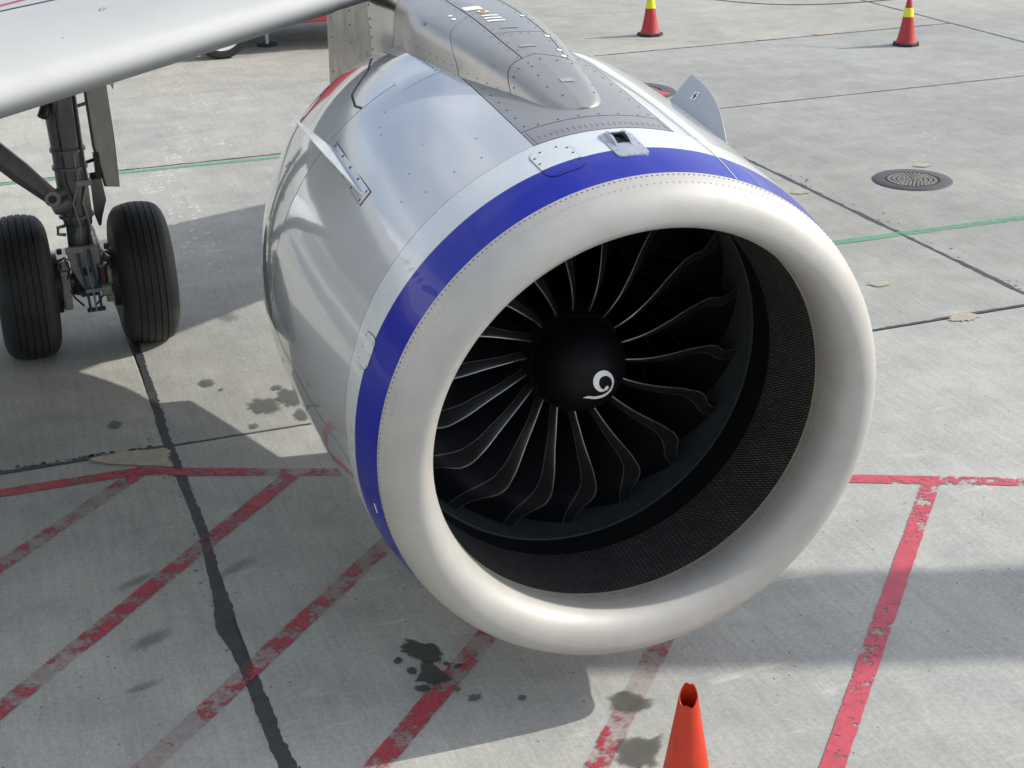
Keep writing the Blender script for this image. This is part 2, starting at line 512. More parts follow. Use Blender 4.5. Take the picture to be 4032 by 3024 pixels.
def ribbon(path, widths, jitter, step, z, seed, uvn=False):
    rnd = random.Random(seed)
    pts = []; ws = []
    for i in range(len(path)-1):
        a, b_ = Vector(path[i]), Vector(path[i+1]); L = (b_-a).length; n = max(1, int(L/step))
        for k in range(n):
            pts.append(a.lerp(b_, k/n)); ws.append(widths[i]+(widths[i+1]-widths[i])*k/n)
    pts.append(Vector(path[-1])); ws.append(widths[-1])
    v = []; f = []; ja = jb = 0.0
    for i, p in enumerate(pts):
        ja = 0.72*ja+0.6*rnd.gauss(0, 1); jb = 0.72*jb+0.6*rnd.gauss(0, 1)
        t = (pts[min(i+1, len(pts)-1)]-pts[max(i-1, 0)]).normalized(); nn = Vector((-t.y, t.x))
        l = ws[i]/2 + ja*jitter; r = ws[i]/2 + jb*jitter*0.5
        v += [(p.x+nn.x*l, p.y+nn.y*l, z), (p.x-nn.x*r, p.y-nn.y*r, z)]
        if i: f.append((2*i-2, 2*i-1, 2*i+1, 2*i))
    return v, f

# wide over-banded sealant of the joint beside the engine
v, f = ribbon([(4.11,12.2),(4.12,9.5),(4.125,7.3),(4.115,6.6),(4.10,5.5),(4.08,4.55),(4.09,3.8),(4.095,3.17),(4.065,2.6),(4.055,2.30),(4.02,2.05),(4.045,1.8),(4.06,1.45),(4.068,1.14),(4.075,0.73),(4.08,-1),(4.08,-3.1)],
              [0.03,0.03,0.04,0.055,0.06,0.07,0.065,0.06,0.075,0.095,0.10,0.075,0.07,0.08,0.08,0.07,0.06], 0.0055, 0.014, 0.002, 3)
obj('joint_overband', v, f, 'sealant', apron, smooth=False, label='wide wavy black sealant band over the slab joint left of the engine')
for (path, w, sd) in (([(2.0,4.55),(4.08,4.53)], 0.045, 4), ([(4.08,4.53),(6.5,4.49)], 0.022, 5), ([(8.0,4.53),(11.45,4.55)], 0.03, 6), ([(11.45,13.5),(11.45,3.0)], 0.05, 7),
                      ([(3.0,12.3),(11.4,12.24)], 0.04, 8), ([(11.5,12.2),(19,12.2)], 0.03, 9), ([(10,16.2),(18.8,16.2)], 0.045, 10), ([(18.78,12.2),(18.78,24)], 0.05, 11)):
    v, f = ribbon(path, [w]*2, w*0.2, 0.03, 0.0020+sd*0.00006, sd)
    obj('joint_overband', v, f, 'sealant', apron, smooth=False)
# crumbled edges beside joints
def speckles(name, n, fx, sz, mat, seed, z=0.0026):
    rnd = random.Random(seed); v = []; f = []
    for k in range(n):
        x, y = fx(rnd); s = sz*rnd.uniform(0.4, 1.5); m = rnd.randint(5, 7); a0 = rnd.uniform(0, 6)
        el = rnd.uniform(0.5, 1.0); rot = rnd.uniform(0, PI); b0 = len(v)
        for q in range(m):
            a = a0+2*PI*q/m; r = s*rnd.uniform(0.6, 1.1); dx, dy = r*math.cos(a), r*el*math.sin(a)
            v.append((x+dx*math.cos(rot)-dy*math.sin(rot), y+dx*math.sin(rot)+dy*math.cos(rot), z))
        f.append(tuple(range(b0, b0+m)))
    return obj(name, v, f, mat, apron, smooth=False, kind='stuff')
speckles('sealant_crumbs', 45, lambda r: (11.45+abs(r.gauss(0, 0.10))+0.03, r.uniform(4.5, 11)), 0.015, 'sealant', 21)
speckles('sealant_crumbs', 90, lambda r: (4.05+r.gauss(0, 0.05), r.uniform(0.3, 6.8)), 0.010, 'sealant', 22, 0.003)
speckles('sealant_crumbs', 45, lambda r: (r.uniform(2.6, 4.0), 4.56+abs(r.gauss(0, 0.02))), 0.02, 'sealant', 23)

# painted lines: a faint ghost of the old coat and the paint that is left
def line(a, b_, w, mat, name, ghost=False, seed=1):
    if ghost:
        v, f = ribbon([a, b_], [w, w], 0.002, 0.03, 0.0030+seed*0.00012, seed)
        obj(name+'_ghost', v, f, 'red_under', apron, smooth=False)
    v, f = ribbon([a, b_], [w, w], 0.0022, 0.02, 0.0044+seed*0.00015, seed+50)
    return obj(name, v, f, mat, apron, smooth=False)
line((7.0,2.83),(14.0,-0.38), 0.115, 'red_good', 'red_line', seed=1)
line((8.61,2.04),(6.05,-0.72), 0.112, 'red_good', 'red_line', seed=2)
line((-3,4.32),(3.86,4.21), 0.115, 'red_worn', 'red_line', True, seed=3)
line((3.80,4.215),(6.9,2.90), 0.115, 'red_bad', 'red_line', True, seed=4)
line((3.83,4.18),(0.9,1.20), 0.125, 'red_bad', 'red_line', True, seed=5)
line((4.78,3.76),(1.6,0.42), 0.125, 'red_worn', 'red_line', True, seed=6)
line((5.55,3.05),(2.6,0.10), 0.125, 'red_bad', 'red_line', True, seed=7)
line((6.40,2.50),(3.9,-0.05), 0.125, 'red_worn', 'red_line', True, seed=8)
line((7.3,2.28),(5.1,-0.25), 0.118, 'red_bad', 'red_line', True, seed=9)
line((-2,12.42),(10.3,11.98), 0.10, 'green', 'green_line', seed=10)
line((9.6,6.68),(30,6.30), 0.12, 'green', 'green_line', seed=11)

def blob(name, poly, mat, z=0.0064, seed=0, inset=0.45, rough=0.10, outer=1.55):
    """stain sheet: solid middle, edge attribute fading to nothing"""
    rnd = random.Random(seed); n0 = len(poly); z = z+(seed % 80)*0.00005
    cx = sum(p[0] for p in poly)/n0; cy = sum(p[1] for p in poly)/n0
    ring = []
    for i in range(n0):
        a, b_ = poly[i], poly[(i+1) % n0]
        for k in range(4):
            t = k/4; ring.append((a[0]+(b_[0]-a[0])*t, a[1]+(b_[1]-a[1])*t))
    n = len(ring); v = [(cx, cy, z)]; val = [1.0]
    for sc, a_ in ((inset, 1.0), (0.80, 0.72), (outer, 0.0)):
        for (x, y) in ring:
            s = sc*(1+rnd.uniform(-rough, rough))
            v.append((cx+(x-cx)*s, cy+(y-cy)*s, z)); val.append(a_)
    f = [(0, 1+i, 1+(i+1) % n) for i in range(n)]
    for q in range(2):
        for i in range(n):
            j = (i+1) % n
            f.append((1+q*n+i, 1+q*n+j, 1+(q+1)*n+j, 1+(q+1)*n+i))
    f = [tuple(reversed(q)) if False else q for q in f]
    o = obj(name, v, f, mat, apron, smooth=False)
    at = o.data.attributes.new('a', 'FLOAT', 'POINT')
    at.data.foreach_set('value', val)
    return o
def oval(x, y, rx, ry, n=12, rot=0.0):
    return [(x+rx*math.cos(2*PI*k/n)*math.cos(rot)-ry*math.sin(2*PI*k/n)*math.sin(rot), y+rx*math.cos(2*PI*k/n)*math.sin(rot)+ry*math.sin(2*PI*k/n)*math.cos(rot)) for k in range(n)]
blob('oil_stain', [(4.875,1.465),(4.93,1.517),(4.969,1.485),(4.994,1.45),(5.038,1.449),(5.041,1.374),(5.053,1.329),(5.011,1.281),(4.955,1.296),(4.912,1.353),(4.872,1.426)], 'oil', seed=1)
blob('oil_stain', [(4.88,1.178),(4.92,1.239),(4.923,1.277),(4.976,1.28),(4.989,1.212),(5.014,1.155),(5.024,1.105),(4.961,1.069),(4.91,1.097),(4.868,1.152)], 'oil', seed=2)
for q, (x, y, r) in enumerate(((4.86,1.24,0.030),(4.868,1.069,0.032),(4.819,1.362,0.024),(5.049,1.235,0.018),(5.099,1.191,0.02),(5.027,0.998,0.022),(5.089,0.892,0.03),(5.31,0.80,0.022))):
    blob('oil_stain', oval(x, y, r*0.9, r*1.25, 8, rot=q*1.3), 'oil' if q < 5 else 'damp', seed=10+q, rough=0.32)
blob('damp_stain', [(5.72,0.646),(5.788,0.663),(5.848,0.639),(5.88,0.575),(5.918,0.545),(5.866,0.472),(5.803,0.483),(5.756,0.474),(5.719,0.545)], 'damp', seed=30, rough=0.15)
blob('damp_stain', [(5.589,0.214),(5.645,0.284),(5.716,0.276),(5.765,0.236),(5.823,0.253),(5.809,0.205),(5.749,0.124),(5.701,0.066),(5.625,0.077),(5.568,0.131)], 'damp', seed=31, rough=0.12)
for q, (x, y, rx, ry) in enumerate(((4.517,5.548,0.052,0.07),(4.848,4.953,0.11,0.13),(5.06,5.04,0.095,0.15),(5.06,4.68,0.05,0.1),(3.769,5.035,0.045,0.06),(4.93,6.915,0.08,0.11),(4.70,4.62,0.03,0.04),(4.60,5.38,0.016,0.02),(5.0,5.25,0.04,0.05))):
    blob('damp_stain', oval(x, y, rx, ry), 'smear' if q == 5 else 'damp', seed=40+q, rough=0.28)
blob('rubber_smear', oval(4.20, 2.66, 0.15, 0.05, rot=0.6), 'smear', seed=60, rough=0.2)
blob('rubber_smear', oval(3.62, 2.72, 0.13, 0.04, rot=0.5), 'smear', seed=61, rough=0.2)
blob('rubber_smear', oval(3.62, 2.06, 0.12, 0.05, rot=0.5), 'smear', seed=62, rough=0.2)
blob('rubber_smear', oval(3.52, 1.62, 0.10, 0.03, rot=0.2), 'smear', seed=63, rough=0.2)
blob('repair_patch', [(3.549,4.512),(3.756,4.529),(4.034,4.494),(4.042,4.19),(3.913,4.26),(3.683,4.372)], 'patch', seed=64, outer=1.15)
for q, (x, y, rx, ry) in enumerate(((10.45,5.479,0.07,0.05),(10.63,4.489,0.10,0.06),(11.30,8.31,0.08,0.06),(13.09,8.69,0.07,0.05),(2.9,10.9,0.10,0.09),(16.4,16.27,0.16,0.07),(15.3,16.25,0.12,0.05))):
    blob('repair_patch', oval(x, y, rx, ry), 'patch', seed=70+q, rough=0.2)

# pale dusty tyre tread prints: rows of little dashes, too small to pick apart
def tread(track, wid, seed, dens=1.0):
    rnd = random.Random(seed); v = []; f = []
    for i in range(len(track)-1):
        a, b_ = Vector(track[i]), Vector(track[i+1]); L = (b_-a).length; t = (b_-a).normalized(); n = Vector((-t.y, t.x))
        k = 0.0
        while k < L:
            p = a+t*k
            for c in range(-2, 3):
                if rnd.random() < 0.5*dens*(0.4+0.6*math.sin(k*2.1+seed)**2):
                    q = p+n*(c*wid/5+rnd.uniform(-0.01, 0.01)); w, h = wid/5*0.30, 0.06*rnd.uniform(0.5, 1.2); sk = 0.010*(1 if c % 2 else -1)
                    b0 = len(v)
                    for (u_, w_) in ((-1, -1), (1, -1), (1, 1), (-1, 1)):
                        r = q+n*(u_*w)+t*(w_*h/2+u_*sk)
                        v.append((r.x, r.y, 0.0010+seed*0.0001))
                    f.append((b0, b0+1, b0+2, b0+3))
            k += 0.135
    return obj('tread_prints', v, f, 'dust', apron, smooth=False, kind='stuff')
tread([(6.14,18.2),(6.06,16.7),(6.1,15.9),(6.28,14.6)], 0.34, 1, 0.8)
tread([(5.66,14.2),(5.4,12.9),(5.02,11.5),(5.10,10.4),(5.02,9.0),(4.9,7.8)], 0.36, 2)
tread([(5.96,13.5),(5.93,12.5)], 0.3, 3)
tread([(4.7,12.9),(4.85,11.6),(5.0,10.6)], 0.32, 4, 0.9)
tread([(3.3,13.6),(3.4,11.5)], 0.4, 5, 0.5)
tread([(13.3,10.8),(14.1,9.9),(13.0,8.9)], 0.3, 6, 0.35)
tread([(13.5,7.6),(14.6,7.4)], 0.3, 7, 0.5)

# ================================================================== THE AIRLINER
plane = thing('airliner', 'white and grey jet airliner with its engine, wing and landing gear on the apron', 'airplane', (0.0, 6.76, 0.0))

# ---- engine reference frames (metres). Inlet axis droops slightly against the fan axis.
O = Vector((5.757, 0.0, 1.5632))
AX = Vector((0.034833, 0.998638, 0.038843)).normalized()
HX = AX.cross(Vector((0, 0, 1))).normalized()
VX = HX.cross(AX)
KS = [0.477, 0.67, 0.92, 1.2, 1.6, 2.0, 2.4, 2.8, 3.2, 3.6, 3.75]
KR = [1.217, 1.250, 1.272, 1.292, 1.317, 1.334, 1.340, 1.318, 1.25, 1.15, 1.10]
def sLB(th):
    return 0.477-0.0607*math.sin(th)+0.0112*math.cos(th)
def Rn(s, th):
    sl = sLB(th)
    if s < 1.0:
        s = 0.477+(s-sl)*(1-0.477)/(1-sl)
    return crom(s, KS, KR)
def NP(s, th, dr=0.0):
    """point on the nacelle skin: s metres aft along the inlet axis, th angle (0 outboard, 90 deg top)"""
    r = Rn(s, th)+dr
    return O+AX*s+(HX*math.cos(th)+VX*math.sin(th))*r
def D(d): return math.radians(d)
def fn(x): return x if callable(x) else (lambda *_: x)

def patch(name, s0, s1, t0, t1, ns, nt_, mat, parent, dr=0.0, mats=None, mfun=None, gap=0.0022, label=None):
    """skin panel between s0(th)..s1(th) and angles t0..t1 (degrees); edges folded down into the gap"""
    s0, s1 = fn(s0), fn(s1); full = abs(t1-t0) >= 359.9
    v = []; f = []; mi = []
    cols = nt_ if full else nt_+1
    rows = []
    for i in range(ns+1): rows.append((i/ns, 0.0))
    rows = [(0.0, -0.012)]+rows+[(1.0, -0.012)]
    th_list = [(t0+(t1-t0)*j/nt_, 0.0) for j in range(cols)]
    if not full:
        th_list = [(t0, -0.012)]+th_list+[(t1, -0.012)]
    for (u, d1) in rows:
        for (td, d2) in th_list:
            th = D(td); a, b_ = s0(td)+gap, s1(td)-gap
            v.append(NP(a+(b_-a)*u, th, dr+min(d1, d2)))
    m = len(th_list)
    for i in range(len(rows)-1):
        for j in range(m if full else m-1):
            k = (j+1) % m
            f.append((i*m+j, i*m+k, (i+1)*m+k, (i+1)*m+j))
            if mfun:
                u = (rows[i][0]+rows[i+1][0])/2; td = th_list[j][0]; a, b_ = s0(td), s1(td)
                mi.append(mfun(a+(b_-a)*u, td))
    return obj(name, v, f, mat, parent, mats=mats, midx=mi or None, label=label)

def ang_top(td):
    a = (td-90) % 360
    return min(a, 360-a)
def s_seam(td):        # front edge of the fan cowl
    return interp(ang_top(td), [0, 16, 25, 45, 65, 80, 90, 110, 180], [0.93, 0.93, 0.907, 0.893, 0.885, 0.865, 0.852, 0.86, 0.90])
def s_blue(td):        # rear edge of the blue stripe
    return interp(ang_top(td), [0, 40, 60, 75, 90, 100, 108, 130, 180], [0.674, 0.670, 0.686, 0.706, 0.722, 0.755, 0.79, 0.82, 0.84])
def s_lb(td): return sLB(D(td))

# dark body under the skin panels, seen only in the gaps
v = []; f = []; NT = 120
ss = [0.50+0.05*i for i in range(65)]
for s in ss:
    for j in range(NT): v.append(NP(s, 2*PI*j/NT, -0.016))
for i in range(len(ss)-1):
    for j in range(NT): f.append((i*NT+j, i*NT+(j+1) % NT, (i+1)*NT+(j+1) % NT, (i+1)*NT+j))
nacelle = obj('nacelle_body', v, f, 'gap', plane)

# inlet outer barrel: blue stripe in front, white behind
rows_b = 6
def barrel():
    v = []; f = []; mi = []; N = 180
    def rowfun(td):
        a, m, b_ = s_lb(td)+0.0015, s_blue(td), s_seam(td)-0.0022
        return [(a, -0.012)]+[(a+(m-a)*i/rows_b, 0) for i in range(rows_b+1)]+[(m+(b_-m)*i/rows_b, 0) for i in range(1, rows_b+1)]+[(b_, -0.012)]
    R_ = [rowfun(360*j/N) for j in range(N)]
    n = len(R_[0])
    for i in range(n):
        for j in range(N): v.append(NP(R_[j][i][0], 2*PI*j/N, R_[j][i][1]))
    for i in range(n-1):
        for j in range(N):
            f.append((i*N+j, i*N+(j+1) % N, (i+1)*N+(j+1) % N, (i+1)*N+j)); mi.append(0 if i <= rows_b else 1)
    return obj('inlet_barrel', v, f, None, plane, mats=['blue', 'white_paint'], midx=mi, label='inlet barrel with a deep blue band on white')
inlet_barrel = barrel()

cowl_in = patch('fan_cowl', s_seam, 2.345, 105.3, 255, 30, 90, 'cowl', plane, label='glossy light grey inboard fan cowl')
cowl_out = patch('fan_cowl', s_seam, 2.345, -75, 74.4, 30, 90, 'cowl', plane)
patch('keel_panel', s_seam, 2.345, 255.3, 284.7, 24, 10, 'cowl', plane)
rev_in = patch('reverser_cowl', 2.352, 3.72, 111.5, 268, 24, 90, 'cowl', plane)
rev_out = patch('reverser_cowl', 2.352, 3.72, -88, 68.5, 24, 90, 'cowl', plane)
shoulder = patch('shoulder_panel', 1.112, 3.3, 74.6, 105.1, 40, 18, 'pylon', plane, label='satin grey panel under the pylon nose')
front_strip = patch('firewall_strip', 0.935, 1.108, 74.6, 105.1, 6, 18, 'strip', plane, label='brownish riveted strip on top of the nacelle')
for (a0, a1) in ((105.5, 111.3), (68.7, 74.4)):
    patch('shoulder_fillet', 2.352, 3.3, a0, a1, 20, 4, 'pylon', plane)
# latch panel of the reverser beside the pylon
patch('latch_panel', 2.20, 2.80, 106.5, 117, 10, 6, 'cowl', plane, dr=0.003)

def skin_seam(path, w, mat, parent, dr=0.0022, name='dark_seam'):
    v = []; f = []; k = 0
    for i in range(len(path)-1):
        for q in range(8):
            t = q/8; s = path[i][0]+(path[i+1][0]-path[i][0])*t; td = path[i][1]+(path[i+1][1]-path[i][1])*t
            ds, dt = path[i+1][0]-path[i][0], D(path[i+1][1]-path[i][1])*1.32; L = math.hypot(ds, dt)
            n = (-dt/L, ds/L)
            for sg in (-1, 1): v.append(NP(s+sg*w/2*n[0], D(td)+sg*w/2*n[1]/1.32, dr))
            if k: f.append((2*k-2, 2*k-1, 2*k+1, 2*k))
            k += 1
    return obj(name, v, f, mat, parent, smooth=False)
skin_seam([(2.352, 126.1), (2.45, 126.9), (2.647, 125.7), (2.75, 122.5), (2.89, 118.6), (3.1, 116.5), (3.3, 114.5)], 0.012, 'gap', rev_in)
# ---- inlet lip (bare aluminium)
def lip_profile(th):
    s0 = 0.322-0.045*math.sin(th)+0.012*math.cos(th); rH = 1.083
    off0 = Vector((0.012, 0, -0.040)); offT = Vector((0.0067, 0, 0.0119))
    pts = []
    P0 = (s0, rH); P3 = (sLB(th), 1.217)
    P1 = (s0, rH+0.082); P2 = (P3[0]-0.085, 1.217-0.016)
    sT, rT = 0.485, 0.980
    Q1 = (s0, rH-0.060); Q2 = (sT-0.10, rT); Q3 = (sT, rT)
    def bez(a, b_, c, d, t):
        k = 1-t
        return tuple(k**3*a[i]+3*k*k*t*b_[i]+3*k*t*t*c[i]+t**3*d[i] for i in (0, 1))
    n = 14
    for i in range(n, -1, -1):
        p = bez(P0, P1, P2, P3, i/n); w = 1-(i/n)
        pts.append((p, off0*w))
    for i in range(1, n+1):
        p = bez(P0, Q1, Q2, Q3, i/n); w = 1-i/n
        pts.append((p, off0*w+offT*(1-w)))
    for i in (1, 2, 3):
        t = i/3
        pts.append(((sT+(0.6243-sT)*t, rT+(0.9987-rT)*(t*t)), offT))
    return pts
def build_lip():
    v = []; f = []; N = 200
    cols = [lip_profile(2*PI*j/N) for j in range(N)]
    n = len(cols[0])
    first = []
    for i in range(n):
        for j in range(N):
            (s, r), o_ = cols[j][i]; th = 2*PI*j/N
            v.append(O+o_+AX*s+(HX*math.cos(th)+VX*math.sin(th))*r)
    # fold the outer edge into the joint
    for j in range(N):
        (s, r), o_ = cols[j][0]; th = 2*PI*j/N
        v.append(O+o_+AX*(s+0.0)+(HX*math.cos(th)+VX*math.sin(th))*(r-0.014))
    for i in range(n-1):
        for j in range(N): f.append((i*N+j, i*N+(j+1) % N, (i+1)*N+(j+1) % N, (i+1)*N+j))
    for j in range(N): f.append((n*N+j, n*N+(j+1) % N, (j+1) % N, j))
    return obj('inlet_lip', v, f, 'lip', plane, label='bare satin aluminium inlet lip ring')
lip = build_lip()

# ---- inlet duct: seal, perforated liner, black band, fan case ring
FC = Vector((5.7795, 0.0, 1.627))          # fan axis runs along +Y
def ring_pts(kind, N, s=None, r=None):
    out = []
    for j in range(N):
        th = 2*PI*j/N
        if kind == 'in':
            out.append(None)
    return out
def ringA(s, r, off, N):
    return [O+off+AX*s+(HX*math.cos(2*PI*j/N)+VX*math.sin(2*PI*j/N))*r for j in range(N)]
def ringF(s, r, N):
    return [FC+Vector((r*math.cos(2*PI*j/N), s, r*math.sin(2*PI*j/N))) for j in range(N)]
def loft(name, rings, mat, parent, uvscale=None, label=None):
    N = len(rings[0]); v = [p for R_ in rings for p in R_]; f = []
    for i in range(len(rings)-1):
        for j in range(N): f.append((i*N+j, i*N+(j+1) % N, (i+1)*N+(j+1) % N, (i+1)*N+j))
    o = obj(name, v, f, mat, parent, label=label)
    if uvscale:
        uvl = o.data.uv_layers.new(name='uv')
        for p in o.data.polygons:
            js = [o.data.loops[l].vertex_index % N for l in p.loop_indices]
            wrap = max(js)-min(js) > 1
            for l in p.loop_indices:
                vi = o.data.loops[l].vertex_index; j = vi % N; i = vi//N
                if wrap and j == 0: j = N
                uvl.data[l].uv = (2*PI*j/N, uvscale[i])
    return o
N = 144
TH = ringA(0.6243, 0.9987, Vector((0.0067, 0, 0.0119)), N)
TH2 = ringA(0.636, 0.998, Vector((0.0062, 0, 0.0112)), N)
LA = ringA(1.0477, 0.9866, Vector((-0.0162, 0, -0.013)), N)
RG = ringF(1.2235, 0.9943, N)
def mixr(a, b_, t): return [p.lerp(q, t) for p, q in zip(a, b_)]
loft('throat_seal', [TH, TH2], 'tan_seal', plane)
loft('perforated_liner', [TH2]+[mixr(TH2, LA, k/5) for k in range(1, 6)], 'liner', plane, [0.636+0.412*k/5 for k in range(6)], label='dark perforated acoustic liner')
RG0 = ringF(1.2233, 1.006, N)
loft('black_duct_band', [LA]+[mixr(LA, RG0, k/4) for k in range(1, 5)], 'black', plane)
loft('rub_strip', [RG0, RG, ringF(1.30, 0.9935, N), ringF(1.42, 0.992, N), ringF(1.52, 0.985, N)], 'ring', plane, label='dark grey rub strip round the fan tips')
loft('fan_case', [ringF(1.52, 0.985, N), ringF(2.4, 0.95, N)], 'black', plane)
loft('duct_bulkhead', [ringF(2.2, 0.96, N), ringF(2.2, 0.02, N)], 'black', plane)
loft('core_cowl', [ringF(1.62, 0.34, 72), ringF(1.75, 0.40, 72), ringF(2.2, 0.46, 72)], 'black', plane)
loft('core_inlet', [ringF(1.36, 0.30, 72), ringF(1.62, 0.24, 72)], 'black', plane)

# ---- fan blades: 18 of them, swept, with a metal leading edge
BR = [0.250, 0.30, 0.38, 0.46, 0.54, 0.615, 0.70, 0.74, 0.79, 0.825, 0.86, 0.92, 0.985]
LEP = [1.6, 2.5, 4.2, 5.9, 7.5, 8.8, 9.3, 9.2, 8.0, 6.2, 4.7, 3.5, 3.2]
LES = [1.24, 1.222, 1.20, 1.19, 1.183, 1.18, 1.18, 1.185, 1.20, 1.222, 1.25, 1.30, 1.34]
SHP = [-2.0, -1.2, 0.6, 1.9, 3.2, 4.4, 4.7, 4.2, 3.0, 1.8, 0.6, -0.2, 0.0]
SHS = [1.280, 1.262, 1.235, 1.225, 1.226, 1.23, 1.247, 1.258, 1.277, 1.285, 1.295, 1.325, 1.36]
TEP = [-9.5, -10.0, -11, -12, -12.5, -13, -13.5, -14, -15, -15.5, -16, -16.5, -16]
TES = [1.46, 1.47, 1.47, 1.47, 1.46, 1.455, 1.455, 1.46, 1.465, 1.47, 1.475, 1.485, 1.49]
def blade_section(r):
    a = (D(crom(r, BR, LEP))*r, crom(r, BR, LES)); b_ = (D(crom(r, BR, SHP))*r, crom(r, BR, SHS)); c = (D(crom(r, BR, TEP))*r, crom(r, BR, TES))
    # camber line through leading edge, sheath edge, trailing edge
    ch = math.hypot(c[0]-a[0], c[1]-a[1]); ub = math.hypot(b_[0]-a[0], b_[1]-a[1])/ch
    def cam_(u):
        L0 = (u-ub)*(u-1)/(ub); L1 = u*(u-1)/(ub*(ub-1)); L2 = u*(u-ub)/(1-ub)
        return tuple(a[i]*L0+b_[i]*L1+c[i]*L2 for i in (0, 1))
    def cam2(u):
        # straight to sheath edge, then gentle curve
        q = cam_(u); t = (a[0]+(c[0]-a[0])*u, a[1]+(c[1]-a[1])*u)
        k = 0.5
        if u <= ub: return tuple(a[i]+(b_[i]-a[i])*u/ub for i in (0, 1))
        w = (u-ub)/(1-ub)
        bulge = 4*w*(1-w)*0.10*ch
        dx, dy = c[0]-b_[0], c[1]-b_[1]; L = math.hypot(dx, dy)
        return (b_[0]+dx*w-dy/L*bulge*0.0+dx*0, b_[1]+dy*w+0.0)
    return cam2, ub, ch
UC = [0.0, 0.07, 0.35, 0.65, 0.94, 1.0]
def blade_mesh(u0f, u1f, grow):
    v = []; f = []; st = [0.250+0.735*i/30 for i in range(31)]; US = 5
    for r in st:
        c, ub, ch = blade_section(r); u0, u1 = u0f(ub), u1f(ub); loop = []
        tm = 0.020*(1-(r-0.25)/0.735)+0.007
        for side in (1, -1):
            rng = range(US+1) if side == 1 else range(US, -1, -1)
            for i in rng:
                u = u0+(u1-u0)*UC[i]
                p = c(u); q0 = c(max(0, u-0.02)); q1 = c(min(1, u+0.02)); t = (q1[0]-q0[0], q1[1]-q0[1]); L = math.hypot(*t) or 1
                th_ = tm*(0.10+0.90*math.sqrt(max(0, 4*u*(1-u))))*0.5+grow
                x = p[0]-t[1]/L*th_*side; y = p[1]+t[0]/L*th_*side
                ph = x/r
                loop.append((r*math.cos(ph), y, r*math.sin(ph)))
        v += loop
    m = 2*(US+1)
    for i in range(len(st)-1):
        for k in range(m):
            f.append((i*m+k, i*m+(k+1) % m, (i+1)*m+(k+1) % m, (i+1)*m+k))
    f.append(tuple(range(m))); f.append(tuple((len(st)-1)*m+k for k in range(m))[::-1])
    return v, f
def mesh_only(name, v, f, mat):
    o = obj(name, v, f, mat); me = o.data; bpy.data.objects.remove(o); return me
v, f = blade_mesh(lambda ub: ub, lambda ub: 1.0, 0.0)
me_body = mesh_only('fan_blade', v, f, 'blade')
v, f = blade_mesh(lambda ub: 0.0, lambda ub: ub*1.02, 0.0006)
me_edge = mesh_only('leading_edge', v, f, 'sheath')
me_edge.materials.append(MAT['edge_highlight'])
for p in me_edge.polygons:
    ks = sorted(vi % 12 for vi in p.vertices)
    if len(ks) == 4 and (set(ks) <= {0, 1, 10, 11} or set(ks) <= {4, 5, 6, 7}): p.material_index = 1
for k in range(18):
    th = D(-130.83+20*k)
    Mx = Matrix.Translation(FC) @ Matrix.Rotation(-th, 4, 'Y')
    b_ = share('fan_blade', me_body, plane, Mx)
    e = bpy.data.objects.new('leading_edge', me_edge); COL.objects.link(e); e.parent = b_
# stator vanes behind the fan
sv = MB(); sv.box((0.40, 1.78, -0.004), (0.965, 2.0, 0.004))
me_sv = mesh_only('stator_vane', sv.v, sv.f, 'ring')
for k in range(32):
    share('stator_vane', me_sv, plane, Matrix.Translation(FC) @ Matrix.Rotation(-2*PI*k/32, 4, 'Y') @ Matrix.Rotation(D(14), 4, 'X'))
# small brackets at the core inlet seen between the blades
for k, th in enumerate((-47, -30, -65)):
    bk = MB(); bk.box((0.335, 1.44, -0.03), (0.40, 1.46, 0.03))
    o = bk.build('core_bracket', 'gear_light', plane, smooth=False); o.matrix_basis = Matrix.Translation(FC) @ Matrix.Rotation(-D(th), 4, 'Y')

# ---- spinner with its comma-shaped mark
SB, SR, SLEN = 1.188, 0.2443, 0.27
def spr(u): return SR*max(0.0, 1-u**1.9)**0.62
m_ = MB()
us = [1-(1-i/28)**1.0 for i in range(29)]
us = [math.sin(PI/2*i/30) for i in range(31)]
m_.lathe([(SB-SLEN*u, max(spr(u), 0.0005)) for u in us], FC, (0, 1, 0), 72)
spinner = m_.build('spinner', 'spinner', plane, label='matt black domed spinner')
m_ = MB(); m_.lathe([(SB+0.004, 0.2405), (SB+0.004, 0.2475), (SB+0.02, 0.2480), (1.26, 0.262), (1.40, 0.285), (1.50, 0.30)], FC, (0, 1, 0), 72)
m_.build('blade_platform', 'black', plane)
SPI = [((5.8168,0.9298,1.591),(5.8384,0.9444,1.5673)),((5.814,0.9333,1.5772),(5.8202,0.9404,1.5628)),((5.7961,0.9265,1.5879),(5.7888,0.9322,1.57)),
((5.7825,0.9197,1.6119),(5.759,0.9236,1.6021)),((5.781,0.9182,1.6296),(5.7521,0.9227,1.6353)),((5.7873,0.9202,1.6433),(5.7635,0.9256,1.6628)),
((5.8004,0.923,1.6498),(5.7897,0.9298,1.6774)),((5.817,0.927,1.6502),(5.8233,0.9348,1.6739)),((5.8358,0.9322,1.6417),(5.8522,0.9407,1.6521)),
((5.8533,0.9392,1.6232),(5.8692,0.9475,1.623)),((5.8618,0.9456,1.6008),(5.8755,0.9543,1.5949)),((5.859,0.9501,1.5766),(5.8721,0.9602,1.567)),
((5.8476,0.9518,1.5578),(5.8604,0.9638,1.5444)),((5.8261,0.95,1.5455),(5.838,0.9635,1.528)),((5.795,0.9461,1.5416),(5.8041,0.9589,1.5217)),
((5.7657,0.9454,1.5427),(5.7706,0.9559,1.5241)),((5.7364,0.9478,1.5486),(5.7397,0.9555,1.5326)),((5.7142,0.9603,1.5387),(5.7147,0.961,1.5371))]
